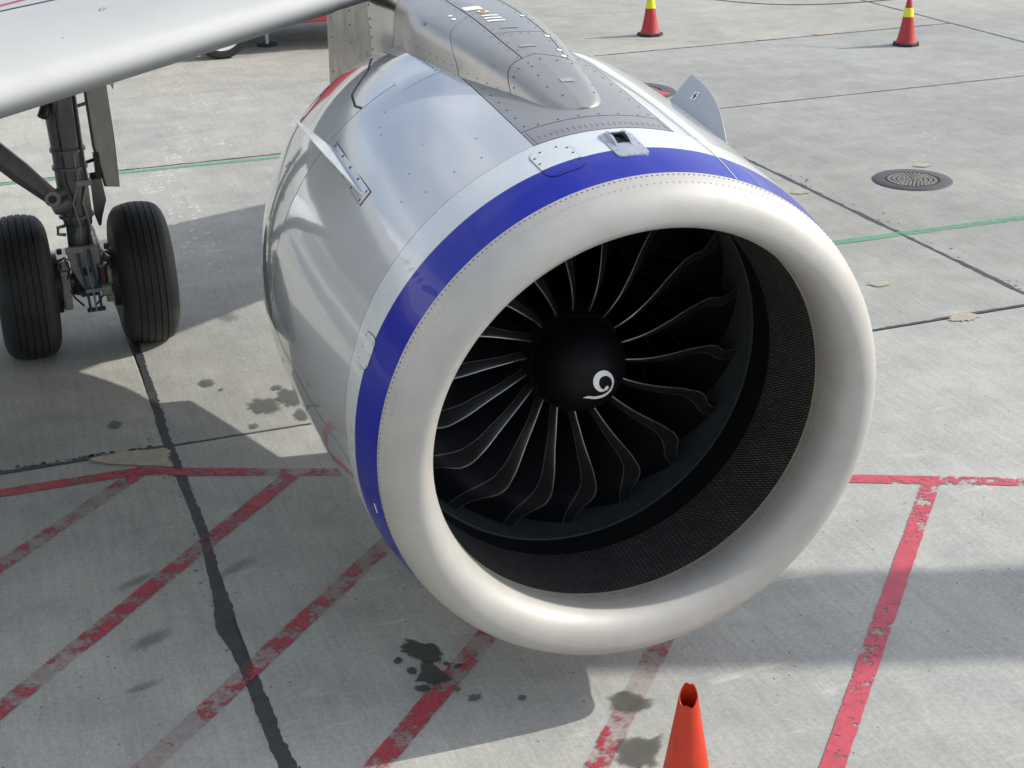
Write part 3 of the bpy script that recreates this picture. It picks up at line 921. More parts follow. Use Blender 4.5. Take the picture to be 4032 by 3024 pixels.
def spin_proj(x, z):
    r = math.hypot(x-FC.x, z-FC.z); lo, hi = 0.0, 1.0
    for _ in range(40):
        m = (lo+hi)/2
        if spr(m) > r: lo = m
        else: hi = m
    return SB-SLEN*lo-0.0022
def cr2(P_, t):
    n = len(P_)-1; i = min(int(t), n-1); k = t-i
    p = [P_[max(0, min(n, i+q))] for q in (-1, 0, 1, 2)]
    return tuple(0.5*(2*p[1][c]+(-p[0][c]+p[2][c])*k+(2*p[0][c]-5*p[1][c]+4*p[2][c]-p[3][c])*k*k+(-p[0][c]+3*p[1][c]-3*p[2][c]+p[3][c])*k**3) for c in range(3))
La, Lb = [s_[0] for s_ in SPI], [s_[1] for s_ in SPI]
v = []; f = []; NS = 80; W = 4
for i in range(NS+1):
    t = 1.0+(len(SPI)-2)*i/NS
    a, b_ = Vector(cr2(La, t)), Vector(cr2(Lb, t))
    for w in range(W+1):
        p = a.lerp(b_, w/W); v.append((p.x, spin_proj(p.x, p.z), p.z))
for i in range(NS):
    for w in range(W): f.append((i*(W+1)+w, i*(W+1)+w+1, (i+1)*(W+1)+w+1, (i+1)*(W+1)+w))
c0 = Vector((5.8285, 0, 1.579)); b0 = len(v); v.append((c0.x, spin_proj(c0.x, c0.z)-0.0004, c0.z))
for k in range(20):
    x, z = c0.x+0.0135*math.cos(2*PI*k/20), c0.z+0.0135*math.sin(2*PI*k/20); v.append((x, spin_proj(x, z)-0.0004, z))
for k in range(20): f.append((b0, b0+1+k, b0+1+(k+1) % 20))
obj('spiral_mark', v, f, 'mark', spinner, label='white comma-shaped spiral mark')

# ---- rivets: rows round the lip joint, too small to pick apart
def dots(name, pts, r, mat, parent, h=0.002, n=6):
    """pts: (point, normal)"""
    v = []; f = []
    for (p, nrm) in pts:
        nrm = nrm.normalized(); a = nrm.orthogonal().normalized(); b_ = nrm.cross(a); b0 = len(v)
        for k in range(n): v.append(p+(a*math.cos(2*PI*k/n)+b_*math.sin(2*PI*k/n))*r)
        for k in range(n): v.append(p+nrm*h+(a*math.cos(2*PI*k/n)+b_*math.sin(2*PI*k/n))*r*0.8)
        for k in range(n): f.append((b0+k, b0+(k+1) % n, b0+n+(k+1) % n, b0+n+k))
        f.append(tuple(b0+n+k for k in range(n)))
    return obj(name, v, f, mat, parent, smooth=False, kind='stuff')
def skin(s, td, dr=0.0):
    th = D(td); p = NP(s, th, dr); n = HX*math.cos(th)+VX*math.sin(th)
    return (p, n)
def lip_pt(td, ds):
    th = D(td); prof = lip_profile(th)
    (s1, r1), o1 = prof[0]; (s2, r2), o2 = prof[3]
    t = ds/(s1-s2); s, r, o_ = s1+(s2-s1)*t, r1+(r2-r1)*t, o1.lerp(o2, t)
    n = HX*math.cos(th)+VX*math.sin(th)
    return (O+o_+AX*s+n*(r+0.0012), n-AX*0.2)
dots('rivet_row', [lip_pt(k*1.15, 0.014) for k in range(313)], 0.0042, 'bolt', lip, 0.001)
dots('rivet_row', [lip_pt(k*1.4+0.5, 0.058) for k in range(257)], 0.0030, 'lip', lip, 0.001)
def throat_pt(td, s):
    th = D(td); n = HX*math.cos(th)+VX*math.sin(th)
    r = 0.980+(0.9987-0.980)*((s-0.485)/(0.6243-0.485))**2
    return (O+Vector((0.0067, 0, 0.0119))+AX*s+n*(r-0.0012), -n)
dots('rivet_row', [throat_pt(k*1.5, 0.604) for k in range(240)]+[throat_pt(k*1.5+0.75, 0.588) for k in range(240)]+[throat_pt(k*1.5, 0.55) for k in range(240)], 0.0030, 'rivet', lip, 0.0015)
dots('rivet_row', [skin(s, td, 0.0005) for td in [75.5+1.25*k for k in range(24)] for s in (0.985, 1.005)]+[skin(0.945+0.02*k, td, 0.0005) for k in range(8) for td in (104.4, 75.3)], 0.0038, 'bolt', front_strip, 0.001)
dots('fastener_row', [skin(1.16+0.12*k, 103.6, 0.0005) for k in range(9)]+[skin(1.16+0.12*k, 76.2, 0.0005) for k in range(9)]+[skin(1.135, 79+4.4*k, 0.0005) for k in range(6)], 0.006, 'bolt', shoulder, 0.001)
dots('fastener_row', [skin(1.05, 115, .0005), skin(1.25, 113, .0005), skin(1.08, 121, .0005), skin(1.5, 122, .0005), skin(1.9, 127, .0005), skin(1.98, 126, .0005), skin(2.1, 123, .0005), skin(1.35, 128, .0005), skin(1.1, 128, .0005), skin(1.2, 133, .0005)], 0.0048, 'bolt', cowl_in, 0.001)
dots('fastener_row', [skin(2.24+0.055*k, 108.2, 0.004) for k in range(10)], 0.005, 'bolt', rev_in, 0.001)

# ---- small skin panels laid 3 mm proud (outlined by a dark gap)
def rrect(s0, s1, t0, t1, rs, rt_, skew=0.0, n=6):
    """rounded rectangle outline in (s, theta deg)"""
    out = []
    for (cs, ct, a0) in ((s1-rs, t1-rt_, 0), (s0+rs, t1-rt_, 90), (s0+rs, t0+rt_, 180), (s1-rs, t0+rt_, 270)):
        for k in range(n+1):
            a = D(a0+90*k/n); out.append((cs+rs*math.cos(a), ct+rt_*math.sin(a)))
    return [(s, t+skew*(s-(s0+s1)/2)) for (s, t) in out]
def lid(name, outline, dr, parent, mat=None, mats=None, mfun=None, rim=None, rings=4, label=None, deep=0.006):
    n = len(outline); cs = sum(p[0] for p in outline)/n; ct = sum(p[1] for p in outline)/n
    v = [NP(cs, D(ct), dr)]; f = []; mi = []
    for q in range(1, rings+1):
        for (s, t) in outline: v.append(NP(cs+(s-cs)*q/rings, D(ct+(t-ct)*q/rings), dr))
    for (s, t) in outline: v.append(NP(s, D(t), dr-deep))
    for i in range(n):
        f.append((0, 1+i, 1+(i+1) % n))
    for q in range(rings):
        for i in range(n):
            j = (i+1) % n; f.append((1+q*n+i, 1+q*n+j, 1+(q+1)*n+j, 1+(q+1)*n+i))
    if mfun:
        vt = [(cs, ct)]+[(cs+(s-cs)*q/rings, ct+(t-ct)*q/rings) for q in range(1, rings+1) for (s, t) in outline]+list(outline)
        for q in f:
            mi.append(mfun(sum(vt[k][0] for k in q)/len(q), sum(vt[k][1] for k in q)/len(q)))
    o = obj(name, v, f, mat, parent, mats=mats, midx=mi or None, label=label)
    if rim:
        v2 = []; f2 = []
        for (s, t) in outline:
            k = 1+rim/max(0.05, math.hypot(s-cs, (t-ct)*0.022))
            v2 += [NP(s, D(t), dr-0.0015), NP(cs+(s-cs)*k, D(ct+(t-ct)*k), dr-0.0015)]
        for i in range(n):
            j = (i+1) % n; f2.append((2*i, 2*i+1, 2*j+1, 2*j))
        obj('panel_gap', v2, f2, 'gap', o, smooth=False)
    return o
def two_tone_lid(s0, s1, t0, t1, rs, rt_, dr):
    v = []; f = []; mi = []; n = 28; m = 8
    for j in range(n+1):
        x = -math.cos(PI*j/n); td = (t0+t1)/2+(t1-t0)/2*x
        e = max(0.0, (abs(td-(t0+t1)/2)-((t1-t0)/2-rt_))/rt_)
        cut = rs*(1-math.sqrt(max(0.0, 1-min(1.0, e)**2)))
        lo, hi = s0+cut, s1-cut; md = min(max(s_blue(td), lo), hi)
        rows = [(lo, -0.004)]+[(lo+(md-lo)*i/m, 0) for i in range(m+1)]+[(md+(hi-md)*i/m, 0) for i in range(1, m+1)]+[(hi, -0.004)]
        for (q, d) in rows: v.append(NP(q, D(td), dr+d))
    k = 2*m+3
    for j in range(n):
        for i in range(k-1):
            f.append((j*k+i, j*k+i+1, (j+1)*k+i+1, (j+1)*k+i)); mi.append(0 if i <= m else 1)
    return obj('access_panel', v, f, None, inlet_barrel, mats=['blue', 'white_paint'], midx=mi)
access = two_tone_lid(0.582, 0.868, 99.6, 108.0, 0.06, 2.4, 0.0028)
op = rrect(0.582, 0.868, 99.6, 108.0, 0.06, 2.4, 0, 8); v2 = []; f2 = []
for (q, t) in op:
    k = 1+0.0032/max(0.05, math.hypot(q-0.725, (t-103.8)*0.022))
    v2 += [NP(0.725+(q-0.725)*0.995, D(103.8+(t-103.8)*0.995), 0.0012), NP(0.725+(q-0.725)*k, D(103.8+(t-103.8)*k), 0.0012)]
for i in range(len(op)):
    j = (i+1) % len(op); f2.append((2*i, 2*i+1, 2*j+1, 2*j))
obj('panel_gap', v2, f2, 'gap', access, smooth=False)
dots('panel_bolts', [skin(s, t, 0.003) for (s, t) in ((0.84, 105.5), (0.84, 102), (0.80, 100.3), (0.735, 100.2), (0.66, 100.2), (0.61, 101.5), (0.61, 105), (0.66, 107.3), (0.735, 107.3), (0.80, 107.3))], 0.0075, 'bolt', access, 0.0012)
door = lid('service_door', rrect(0.675, 0.80, 156.0, 163.0, 0.035, 1.6, 3), 0.003, inlet_barrel, mat='white_paint', rim=0.004)
dots('panel_bolts', [skin(s, t, 0.0032) for s in (0.69, 0.785) for t in (157, 159.5, 162)], 0.004, 'bolt', door, 0.001)
# scoop inlet plate: raised rim, a ramp sinking to a dark mouth
def scoop():
    o = lid('scoop_plate', rrect(0.592, 0.866, 86.0, 92.9, 0.035, 1.0, -1.5), 0.0055, inlet_barrel, mat='scoop', rings=5, label='small bare metal scoop plate on top of the inlet')
    v = []; f = []
    # raised hood round the mouth
    def P_(s, t, d): return NP(s, D(t), d)
    rows = [(0.60, 88.2, 91.0, 0.0065, 0.0065), (0.66, 88.0, 91.2, 0.008, 0.012), (0.72, 88.0, 91.3, 0.009, 0.020), (0.765, 88.0, 91.3, 0.010, 0.030), (0.815, 87.9, 91.4, 0.0065, 0.034), (0.86, 87.8, 91.5, 0.0060, 0.0065)]
    m = MB()
    # side cheeks and hood
    for (ta, tb) in ((87.75, 88.25), (91.05, 91.55)):
        q = [P_(0.70, ta, 0.006), P_(0.765, ta, 0.026), P_(0.83, ta, 0.028), P_(0.858, ta, 0.006)]
        q2 = [P_(0.70, tb, 0.006), P_(0.765, tb, 0.026), P_(0.83, tb, 0.028), P_(0.858, tb, 0.006)]
        m.add(q+q2, [(0,1,2,3),(7,6,5,4),(0,4,5,1),(1,5,6,2),(2,6,7,3)])
    q = [P_(0.80, 87.75, 0.029), P_(0.80, 91.55, 0.029), P_(0.862, 91.55, 0.006), P_(0.862, 87.75, 0.006), P_(0.80, 87.75, 0.033), P_(0.80, 91.55, 0.033), P_(0.866, 91.55, 0.0065), P_(0.866, 87.75, 0.0065)]
    m.add(q, [(0,3,2,1),(4,5,6,7),(0,1,5,4),(1,2,6,5),(2,3,7,6),(3,0,4,7)])
    m.build('scoop_hood', 'scoop', o, smooth=False)
    mm = MB(); mm.add([P_(0.735, 88.25, 0.0075), P_(0.735, 91.05, 0.0075), P_(0.825, 91.05, 0.0075), P_(0.825, 88.25, 0.0075)], [(0,1,2,3)])
    mm.build('scoop_mouth', 'black', o, smooth=False)
    dots('panel_bolts', [skin(s, t, 0.006) for s in (0.605, 0.655, 0.71, 0.77, 0.83) for t in (86.6, 92.3)]+[skin(0.602, t, 0.006) for t in (88, 89.4, 90.8)], 0.0042, 'rivet', o, 0.0015)
scoop()
# long hinge line on the outboard side of the inlet
v = []; f = []
for i in range(13):
    s = 0.42+(0.93-0.42)*i/12
    for (td, d) in ((70.2, 0.0018), (69.9, 0.0018)):
        s_ = s_lb(td)+0.004+(s_seam(td)-s_lb(td)-0.008)*i/12
        v.append(NP(s_, D(td-0.5*i/12*0), d))
    if i: f.append((2*i-2, 2*i-1, 2*i+1, 2*i))
obj('skin_seam', v, f, 'cowl', inlet_barrel, smooth=False)
# little placards on the blue band and lip, flush decals
def decal(name, s0, s1, t0, t1, mat, parent, dr=0.0022):
    return lid(name, [(s0, t0), (s1, t0), (s1, t1), (s0, t1)], dr, parent, mat=mat, rings=2, deep=0.002)
decal('placard', 0.575, 0.583, 191.0, 193.4, 'mark', inlet_barrel)

# ---- strakes: curved fins on a base plate
def strake(A_, B_, tip_along, h, parent, name, plate, lean=0.0, label=None, mat='white_paint', bulge=0.16):
    (sa, ta), (sb, tb) = A_, B_
    a, b_ = NP(sa, D(ta)), NP(sb, D(tb)); e = (b_-a); L = e.length; e.normalize()
    nn = (HX*math.cos(D((ta+tb)/2))+VX*math.sin(D((ta+tb)/2))); nn = (nn-e*nn.dot(e)).normalized()
    side = e.cross(nn)
    outl = []
    for k in range(15):                      # curved leading edge
        t = k/14; x = tip_along*t; y = h*(t**1.15)*(1.0)+h*bulge*math.sin(PI*t)
        outl.append((x, y))
    outl += [(L*1.0, 0.0), (L*0.66, -0.012), (L*0.33, -0.012), (0.0, -0.012)]
    m = MB(); th = 0.006
    n = len(outl); base = [a+e*x+nn*y for (x, y) in outl]
    front = []; back = []
    for (x, y) in outl:
        front.append(a+e*x+nn*y+side*(th/2*(0.25+0.75*min(1, max(0, 1-y/h*0.6))))); back.append(a+e*x+nn*y-side*(th/2*(0.25+0.75*min(1, max(0, 1-y/h*0.6)))))
    m.v = front+back
    c = Vector((0, 0, 0))
    # fan of quads between leading edge and root line
    lead = list(range(15)); root = []
    for k in range(15):
        t = k/14; m.v.append(a+e*(L*t)+nn*(-0.010)+side*th/2); m.v.append(a+e*(L*t)+nn*(-0.010)-side*th/2)
    r0 = 2*n
    for k in range(14):
        m.f.append((k, k+1, r0+2*(k+1), r0+2*k)); m.f.append((n+k+1, n+k, r0+2*k+1, r0+2*(k+1)+1))
        m.f.append((k, n+k, n+k+1, k+1))
    m.f.append((14, n+14, r0+29, r0+28))
    m.v = m.v; fin = m.build(name, mat, parent, label=label, sharp=30)
    # remove unused verts
    bm = bmesh.new(); bm.from_mesh(fin.data); bmesh.ops.delete(bm, geom=[w for w in bm.verts if not w.link_faces], context='VERTS'); bm.to_mesh(fin.data); bm.free()
    s0, s1, t0, t1, sk = plate
    pl = lid('base_plate', [(s0, t0), (s1, t0+sk), (s1, t1+sk), (s0, t1)], 0.006, fin, mat='cowl', rings=5, deep=0.006)
    pg = [(s0-0.006, t0-0.18), (s1+0.006, t0+sk-0.18), (s1+0.006, t1+sk+0.18), (s0-0.006, t1+0.18)]
    lid('base_gap', pg, 0.0028, fin, mat='gap', rings=5, deep=0.003)
    dots('panel_bolts', [skin(s, tt, 0.0065) for (s, tt) in [(s0+0.03+(s1-s0-0.06)*k/4, t0+0.55+sk*k/4) for k in range(5)]+[(s0+0.03+(s1-s0-0.06)*k/4, t1-0.55+sk*k/4) for k in range(5)]], 0.0085, 'bolt', fin, 0.0015)
    return fin, (a, e, nn, side, L)
strake((1.536, 138.2), (2.253, 136.9), 0.775, 0.27, plane, 'strake', (1.515, 2.25, 136.5, 139.9, -1.2), label='white fin on the inboard side of the nacelle')
fin2, (fa, fe, fnn, fsd, fL) = strake((1.60, 43.8), (2.40, 44.4), 0.83, 0.215, plane, 'strake', (1.58, 2.40, 42.2, 45.8, 0.6), label='grey fin with a small sticker on the outboard side of the nacelle', mat='fin_grey', bulge=0.30)
st = MB()
def fp(x, y, d): return fa+fe*x+fnn*y+fsd*d
for d in (0.0042, -0.0042):
    st = MB(); st.add([fp(0.06+0.53, 0.105, d), fp(0.06+0.585, 0.095, d), fp(0.06+0.595, 0.145, d), fp(0.06+0.545, 0.155, d)], [(0,1,2,3)])
    sk_ = st.build('sticker', 'mark', fin2, smooth=False)
    g = MB(); d2 = d*1.25
    g.add([fp(0.06+0.553, 0.105, d2), fp(0.06+0.562, 0.103, d2), fp(0.06+0.568, 0.121, d2), fp(0.06+0.580, 0.122, d2), fp(0.06+0.570, 0.142, d2), fp(0.06+0.558, 0.145, d2), fp(0.06+0.562, 0.129, d2), fp(0.06+0.550, 0.128, d2)], [(0,1,2,7),(2,3,4,6),(2,6,7),(4,5,6)])
    g.build('sticker_symbol', 'gap', fin2, smooth=False)

# ---- exhaust side of the engine (seen in its shadow)
m_ = MB(); m_.lathe([(3.72, 1.095), (3.72, 1.06), (3.3, 1.0)], O, AX, 72); m_.build('fan_nozzle_edge', 'pylon', plane)
m_ = MB(); m_.lathe([(3.0, 0.80), (3.7, 0.76), (4.4, 0.63), (4.95, 0.52), (4.95, 0.50), (4.6, 0.50)], O, AX, 56); m_.build('core_nozzle', 'chrome', plane)
m_ = MB(); m_.prism([(5.82, 4.0, 1.70), (5.82, 4.8, 1.80), (5.82, 5.4, 1.88), (5.82, 5.68, 1.95), (5.82, 5.68, 2.02), (5.82, 4.0, 2.15)], (0.2, 0, 0)); m_.build('lower_pylon_fairing', 'pylon', plane, smooth=False)
m_ = MB(); m_.lathe([(4.5, 0.40), (4.95, 0.38), (5.35, 0.28), (5.65, 0.17), (5.8, 0.10), (5.81, 0.001)], O, AX, 40); m_.build('exhaust_plug', 'chrome', plane)

# ================================================================== pylon
PY = [1.165, 1.19, 1.24, 1.32, 1.5, 1.75, 2.0, 2.35, 2.7, 3.2, 3.8, 4.6, 5.45]
PZ = [2.905, 2.915, 2.935, 2.958, 3.005, 3.060, 3.105, 3.142, 3.158, 3.165, 3.165, 3.165, 3.165]
PW = [0.05, 0.105, 0.145, 0.178, 0.215, 0.262, 0.305, 0.345, 0.365, 0.315, 0.29, 0.28, 0.27]
def pyl(y, u, dr=0.0):
    """u in -1..1 across the pylon; -1 inboard foot, 1 outboard foot"""
    zt, hb = crom(y, PY, PZ), crom(y, PY, PW)
    xc = crom(y, [1.2, 1.5, 2.0, 2.7, 3.2, 3.8, 5.5], [5.80, 5.795, 5.775, 5.785, 5.82, 5.85, 5.88])
    au = abs(u)
    sfoot = (y-0.0)
    def nz(w):
        s = y*0.9995
        rr = Rn(s, PI/2)
        return O.z+AX.z*s+math.sqrt(max(0.01, rr*rr-w*w))
    zb = nz(hb)-0.018
    if y > 2.9:
        zb = min(zb, interp(y, [2.9, 3.4, 3.9, 5.45], [zb, 2.70, 2.45, 2.2]))
    wt = min(0.12, hb*0.4)
    dz = zt-zb
    us = [0, 0.26, 0.42, 0.58, 0.76, 0.90, 1.0]
    ws = [0, wt, wt+(hb-wt)*0.32, wt+(hb-wt)*0.56, wt+(hb-wt)*0.74, wt+(hb-wt)*0.86, hb]
    steep = interp(y, [1.2, 1.5, 2.0, 3.0, 4.0], [0.0, 0.15, 0.55, 0.8, 1.0])
    zs = [zt+0.004, zt-0.015*dz, zt-dz*(0.10-0.05*steep), zt-dz*(0.26-0.12*steep), zt-dz*(0.54-0.20*steep), zt-dz*(0.82-0.20*steep), zb]
    if steep > 0:
        ws = [0, wt, wt+(hb-wt)*(0.32+0.13*steep), wt+(hb-wt)*(0.56+0.22*steep), wt+(hb-wt)*(0.74+0.18*steep), wt+(hb-wt)*(0.86+0.10*steep), hb]
    w, z = crom(au, us, ws), crom(au, us, zs)
    p = Vector((xc+(w if u >= 0 else -w), y, z))
    if dr:
        e = 0.01
        q1, q0 = pyl(y+e, u), pyl(y-e, u); r1, r0 = pyl(y, min(1, u+e)), pyl(y, max(-1, u-e))
        n = (r1-r0).cross(q1-q0)
        n = n if n.z > 0 else -n
        p = p+n.normalized()*dr
    return p
def pyl_patch(name, y0, y1, u0, u1, ny, nu, mat, dr=0.0, g=0.0035, label=None, parent=None):
    y0, y1, u0, u1 = fn(y0), fn(y1), fn(u0), fn(u1); v = []; f = []
    rows = [(0, -0.008)]+[(i/ny, 0) for i in range(ny+1)]+[(1, -0.008)]
    cols = [(0, -0.008)]+[(j/nu, 0) for j in range(nu+1)]+[(1, -0.008)]
    for (a, d1) in rows:
        for (b_, d2) in cols:
            um = u0(0)+(u1(0)-u0(0))*b_
            ya, yb = y0(um)+g, y1(um)-g
            y = ya+(yb-ya)*a
            ua, ub = u0(y), u1(y)
            gu = g/0.4
            lo = ua+(gu if ua > -0.99 else 0); hi = ub-(gu if ub < 0.99 else 0)
            v.append(pyl(y, lo+(hi-lo)*b_, dr+min(d1, d2)))
    m = len(cols)
    for i in range(len(rows)-1):
        for j in range(m-1): f.append((i*m+j, i*m+j+1, (i+1)*m+j+1, (i+1)*m+j))
    return obj(name, v, f, mat, parent or plane, label=label)
v = []; f = []
ys = [1.165+ (5.45-1.165)*(i/70)**1.3 for i in range(71)]
for y in ys:
    for j in range(33): v.append(pyl(y, -1+2*j/32, -0.009))
for i in range(70):
    for j in range(32): f.append((i*33+j, i*33+j+1, (i+1)*33+j+1, (i+1)*33+j))
pylon = obj('pylon', v, f, 'gap', plane)
def pn(y, u, dr=0.0015):
    a = pyl(y, u, dr); b_ = pyl(y, u, dr+0.05); return (a, b_-a)
UT = 0.30
UTL, UTR = 0.20, 0.40
seam1 = lambda u: 1.50+0.24*(1-abs(u))**0.7 if abs(u) < 1 else 1.50
seam2 = lambda u: 1.99+0.55*(1-abs(u))
nose_p = pyl_patch('pylon_nose', 1.166, seam1, -1, 1, 16, 40, 'pylon', parent=pylon)
side_p = pyl_patch('pylon_side_panel', seam1, seam2, -1, -UTL, 16, 14, 'pylon', parent=pylon)
pyl_patch('pylon_side_panel', seam2, 3.42, -1, -UTL, 24, 14, 'pylon', parent=pylon)
pyl_patch('pylon_side_panel', seam1, 3.42, UTR, 1, 30, 14, 'pylon', parent=pylon)
top_a = pyl_patch('pylon_top_panel', seam1, 2.06, -UTL, UTR, 10, 12, 'pylon', parent=pylon)
top_b = pyl_patch('pylon_top_panel', 2.06, 2.95, -UTL, UTR, 14, 12, 'pylon', parent=pylon)
pyl_patch('pylon_top_panel', 2.95, 3.42, -UTL, UTR, 8, 12, 'pylon', parent=pylon)
seam3 = lambda u: 4.05+0.55*(1-abs(u))
pyl_patch('polished_side', 3.42, seam3, -1, 1, 18, 36, 'chrome', parent=pylon, label='mirror polished steel side of the pylon')
pyl_patch('heat_shield', seam3, 5.44, -1, 1, 24, 36, 'heat', parent=pylon, label='brownish steel rear flank of the pylon')
dots('fastener_row', [pn(4.0+0.55*(1-abs(u)), u) for u in (-0.98, -0.94, -0.9, -0.86, -0.82, -0.78, -0.7)]+[pn(4.7, u) for u in (-0.97, -0.9, -0.84, -0.78, -0.72)]+[pn(5.3, u) for u in (-0.97, -0.9, -0.84, -0.78, -0.72)], 0.008, 'bolt', pylon, 0.001)
pts = [pn(1.47+0.20*(1-abs(u))**0.7, u) for u in (-0.8, -0.6, -0.4, -0.2, 0, 0.2, 0.4, 0.6, 0.8)]+[pn(y, u) for (y, u) in ((1.28, -0.2), (1.3, 0.5), (1.38, -0.3), (1.5, -0.25), (1.6, -0.2), (1.4, 0.6), (1.55, 0.6))]
dots('fastener_row', pts, 0.0052, 'bolt', pylon, 0.001)
pts = [pn(1.72+0.10*k, u) for k in range(16) for u in (-UTL-0.05, UTR+0.045)]+[pn(1.80+0.11*k, u) for k in range(14) for u in (-UTL+0.05, UTR-0.05)]+[pn(2.03, u) for u in (-0.2, -0.1, 0, 0.1, 0.2)]
pts += [pn(1.56+0.09*k, -0.93) for k in range(18)]
dots('fastener_row', pts, 0.004, 'bolt', pylon, 0.001)
dots('white_cap', [pn(y, u, 0.002) for (y, u) in ((1.70, 0.36), (1.78, 0.37), (1.98, 0.37), (2.38, 0.37), (2.42, -0.37), (2.5, -0.36))], 0.014, 'mark', pylon, 0.002, 10)
def pyl_decal(name, y0, y1, u0, u1, mat, dr=0.0025):
    v = [pyl(y0+(y1-y0)*i/3, u0+(u1-u0)*j/3, dr) for i in range(4) for j in range(4)]
    f = [(i*4+j, i*4+j+1, (i+1)*4+j+1, (i+1)*4+j) for i in range(3) for j in range(3)]
    return obj(name, v, f, mat, pylon)
pyl_decal('label_plate', 2.55, 2.64, -0.17, 0.05, 'mark')
for k in range(3): pyl_decal('white_stripe', 2.27+0.055*k, 2.295+0.055*k, -0.10+0.01*k, 0.12, 'mark')
dots('round_decal', [pn(2.49, 0.0, 0.002)], 0.034, 'yellow_decal', pylon, 0.001, 20)
dots('round_decal_centre', [pn(2.49, 0.0, 0.0032)], 0.015, 'gear_dark', pylon, 0.001, 16)
pyl_decal('grey_placard', 1.83, 1.86, -0.08, 0.12, 'grey_decal')
pyl_decal('grey_placard', 1.40, 1.44, -0.02, 0.20, 'grey_decal')
pyl_decal('grey_placard', 2.13, 2.15, -0.05, 0.16, 'grey_decal')
pyl_decal('grey_placard', 1.74, 1.79, -0.66, -0.60, 'grey_decal')
pyl_decal('grey_placard', 2.55, 2.60, -0.66, -0.60, 'grey_decal')

# ================================================================== wing
def le(x): return (4.02+(x-5.75)*0.52, 3.13+(x-5.75)*0.103)
def te(x): return 8.05+max(0.0, (x-6.4))*0.27 if x > 6.4 else 8.05
NOSE = [(1.0,0.10),(0.80,0.185),(0.55,0.262),(0.36,0.285),(0.24,0.282),(0.15,0.268),(0.10,0.245),(0.06,0.205),(0.032,0.155),(0.012,0.09),(0.003,0.03),(0.0,-0.02),(0.004,-0.06),(0.014,-0.095),(0.032,-0.125),(0.06,-0.148),(0.10,-0.165),(0.18,-0.19),(0.30,-0.21),(0.5,-0.20),(0.75,-0.10),(1.0,0.06)]
def wsec(x):
    y0, z0 = le(x); c = te(x)-y0; k = max(0.35, c/5.0)
    return [(x, y0+c*a, z0+b_*k*1.0) for (a, b_) in NOSE]
def wing_range(name, i0, i1, mat, xs, dy=(0, 0)):
    v = []; f = []
    S = [wsec(x)[i0:i1+1] for x in xs]; n = len(S[0])
    for s_ in S: v += s_
    for a in range(len(xs)-1):
        for b_ in range(n-1): f.append((a*n+b_, a*n+b_+1, (a+1)*n+b_+1, (a+1)*n+b_))
    return obj(name, v, f, mat, plane, sharp=60)
# finer nose by smooth resampling
def refine(P_, n):
    out = []
    for i in range(len(P_)-1):
        p = [P_[max(0, min(len(P_)-1, i+q))] for q in (-1, 0, 1, 2)]
        for k in range(n):
            t = k/n
            out.append(tuple(0.5*(2*p[1][c]+(-p[0][c]+p[2][c])*t+(2*p[0][c]-5*p[1][c]+4*p[2][c]-p[3][c])*t*t+(-p[0][c]+3*p[1][c]-3*p[2][c]+p[3][c])*t**3) for c in (0, 1)))
    out.append(P_[-1]); return out
NOSE = refine(NOSE, 4)
ia = max(i for i, (a, b_) in enumerate(NOSE) if a >= 0.150 and b_ > 0.1)
ib = max(i for i, (a, b_) in enumerate(NOSE) if a < 0.105)
xs = [1.2, 2.5, 3.5, 4.5, 5.5, 6.5, 8.0, 10.0, 12.5, 15.0, 17.0]
wing = wing_range('wing', 0, len(NOSE)-1, 'wing', xs)
wing['label'] = 'light grey swept wing above the engine'
# tip cap is out of view; slat shell 4 mm proud with a dark gap behind it
def slat(x0, x1):
    v = []; f = []; X = [x0+(x1-x0)*k/6 for k in range(7)]
    S = []
    for x in X:
        y0, z0 = le(x); c = te(x)-y0; k = max(0.35, c/5.0); row = []
        for i in range(ia, ib+1):
            a, b_ = NOSE[i]; (ap, bp), (an, bn) = NOSE[i-1], NOSE[i+1]
            t = Vector((0, (an-ap)*c, (bn-bp)*k)).normalized(); n = Vector((0, t.z, -t.y)); 
            if n.y > 0 and a < 0.01: n = -n
            row.append(Vector((x, y0+c*a, z0+b_*k))+n*(-0.006 if n.dot(Vector((0, -1, 0.2))) < 0 else 0.006))
        S.append(row)
    n = len(S[0])
    for s_ in S: v += s_
    for a in range(len(X)-1):
        for b_ in range(n-1): f.append((a*n+b_, a*n+b_+1, (a+1)*n+b_+1, (a+1)*n+b_))
    return obj('slat', v, f, 'wing', wing, sharp=60)
slat(2.2, 5.30); slat(6.3, 11.0); slat(11.01, 16.9)
def on_wing(x, a, d):
    """point on the upper wing surface at chord fraction a"""
    y0, z0 = le(x); c = te(x)-y0; k = max(0.35, c/5.0)
    up_ = [(p, q) for (p, q) in NOSE[:NOSE.index(min(NOSE))] ][::-1]
    return Vector((x, y0+c*a, z0+interp(a, [p for p, q in up_], [q for p, q in up_])*k+d))
v = []; f = []
for i in range(21):
    x = 2.0+3.4*i/20
    v += [on_wing(x, 0.152, 0.0035), on_wing(x, 0.160, 0.0035)]
    if i: f.append((2*i-2, 2*i-1, 2*i+1, 2*i))
obj('slat_gap', v, f, 'gap', wing, smooth=False)
v = []; f = []
for i in range(21):
    x = 2.0+1.9*i/20; a = 0.172+0.05*((x-2.9)/1.0)**2 if x > 2.9 else 0.172
    v += [on_wing(x, a, 0.004), on_wing(x, a+0.008, 0.004)]
    if i: f.append((2*i-2, 2*i-1, 2*i+1, 2*i))
obj('red_walk_line', v, f, 'red_paint_solid', wing, smooth=False, label='thin red curved line on the wing top')
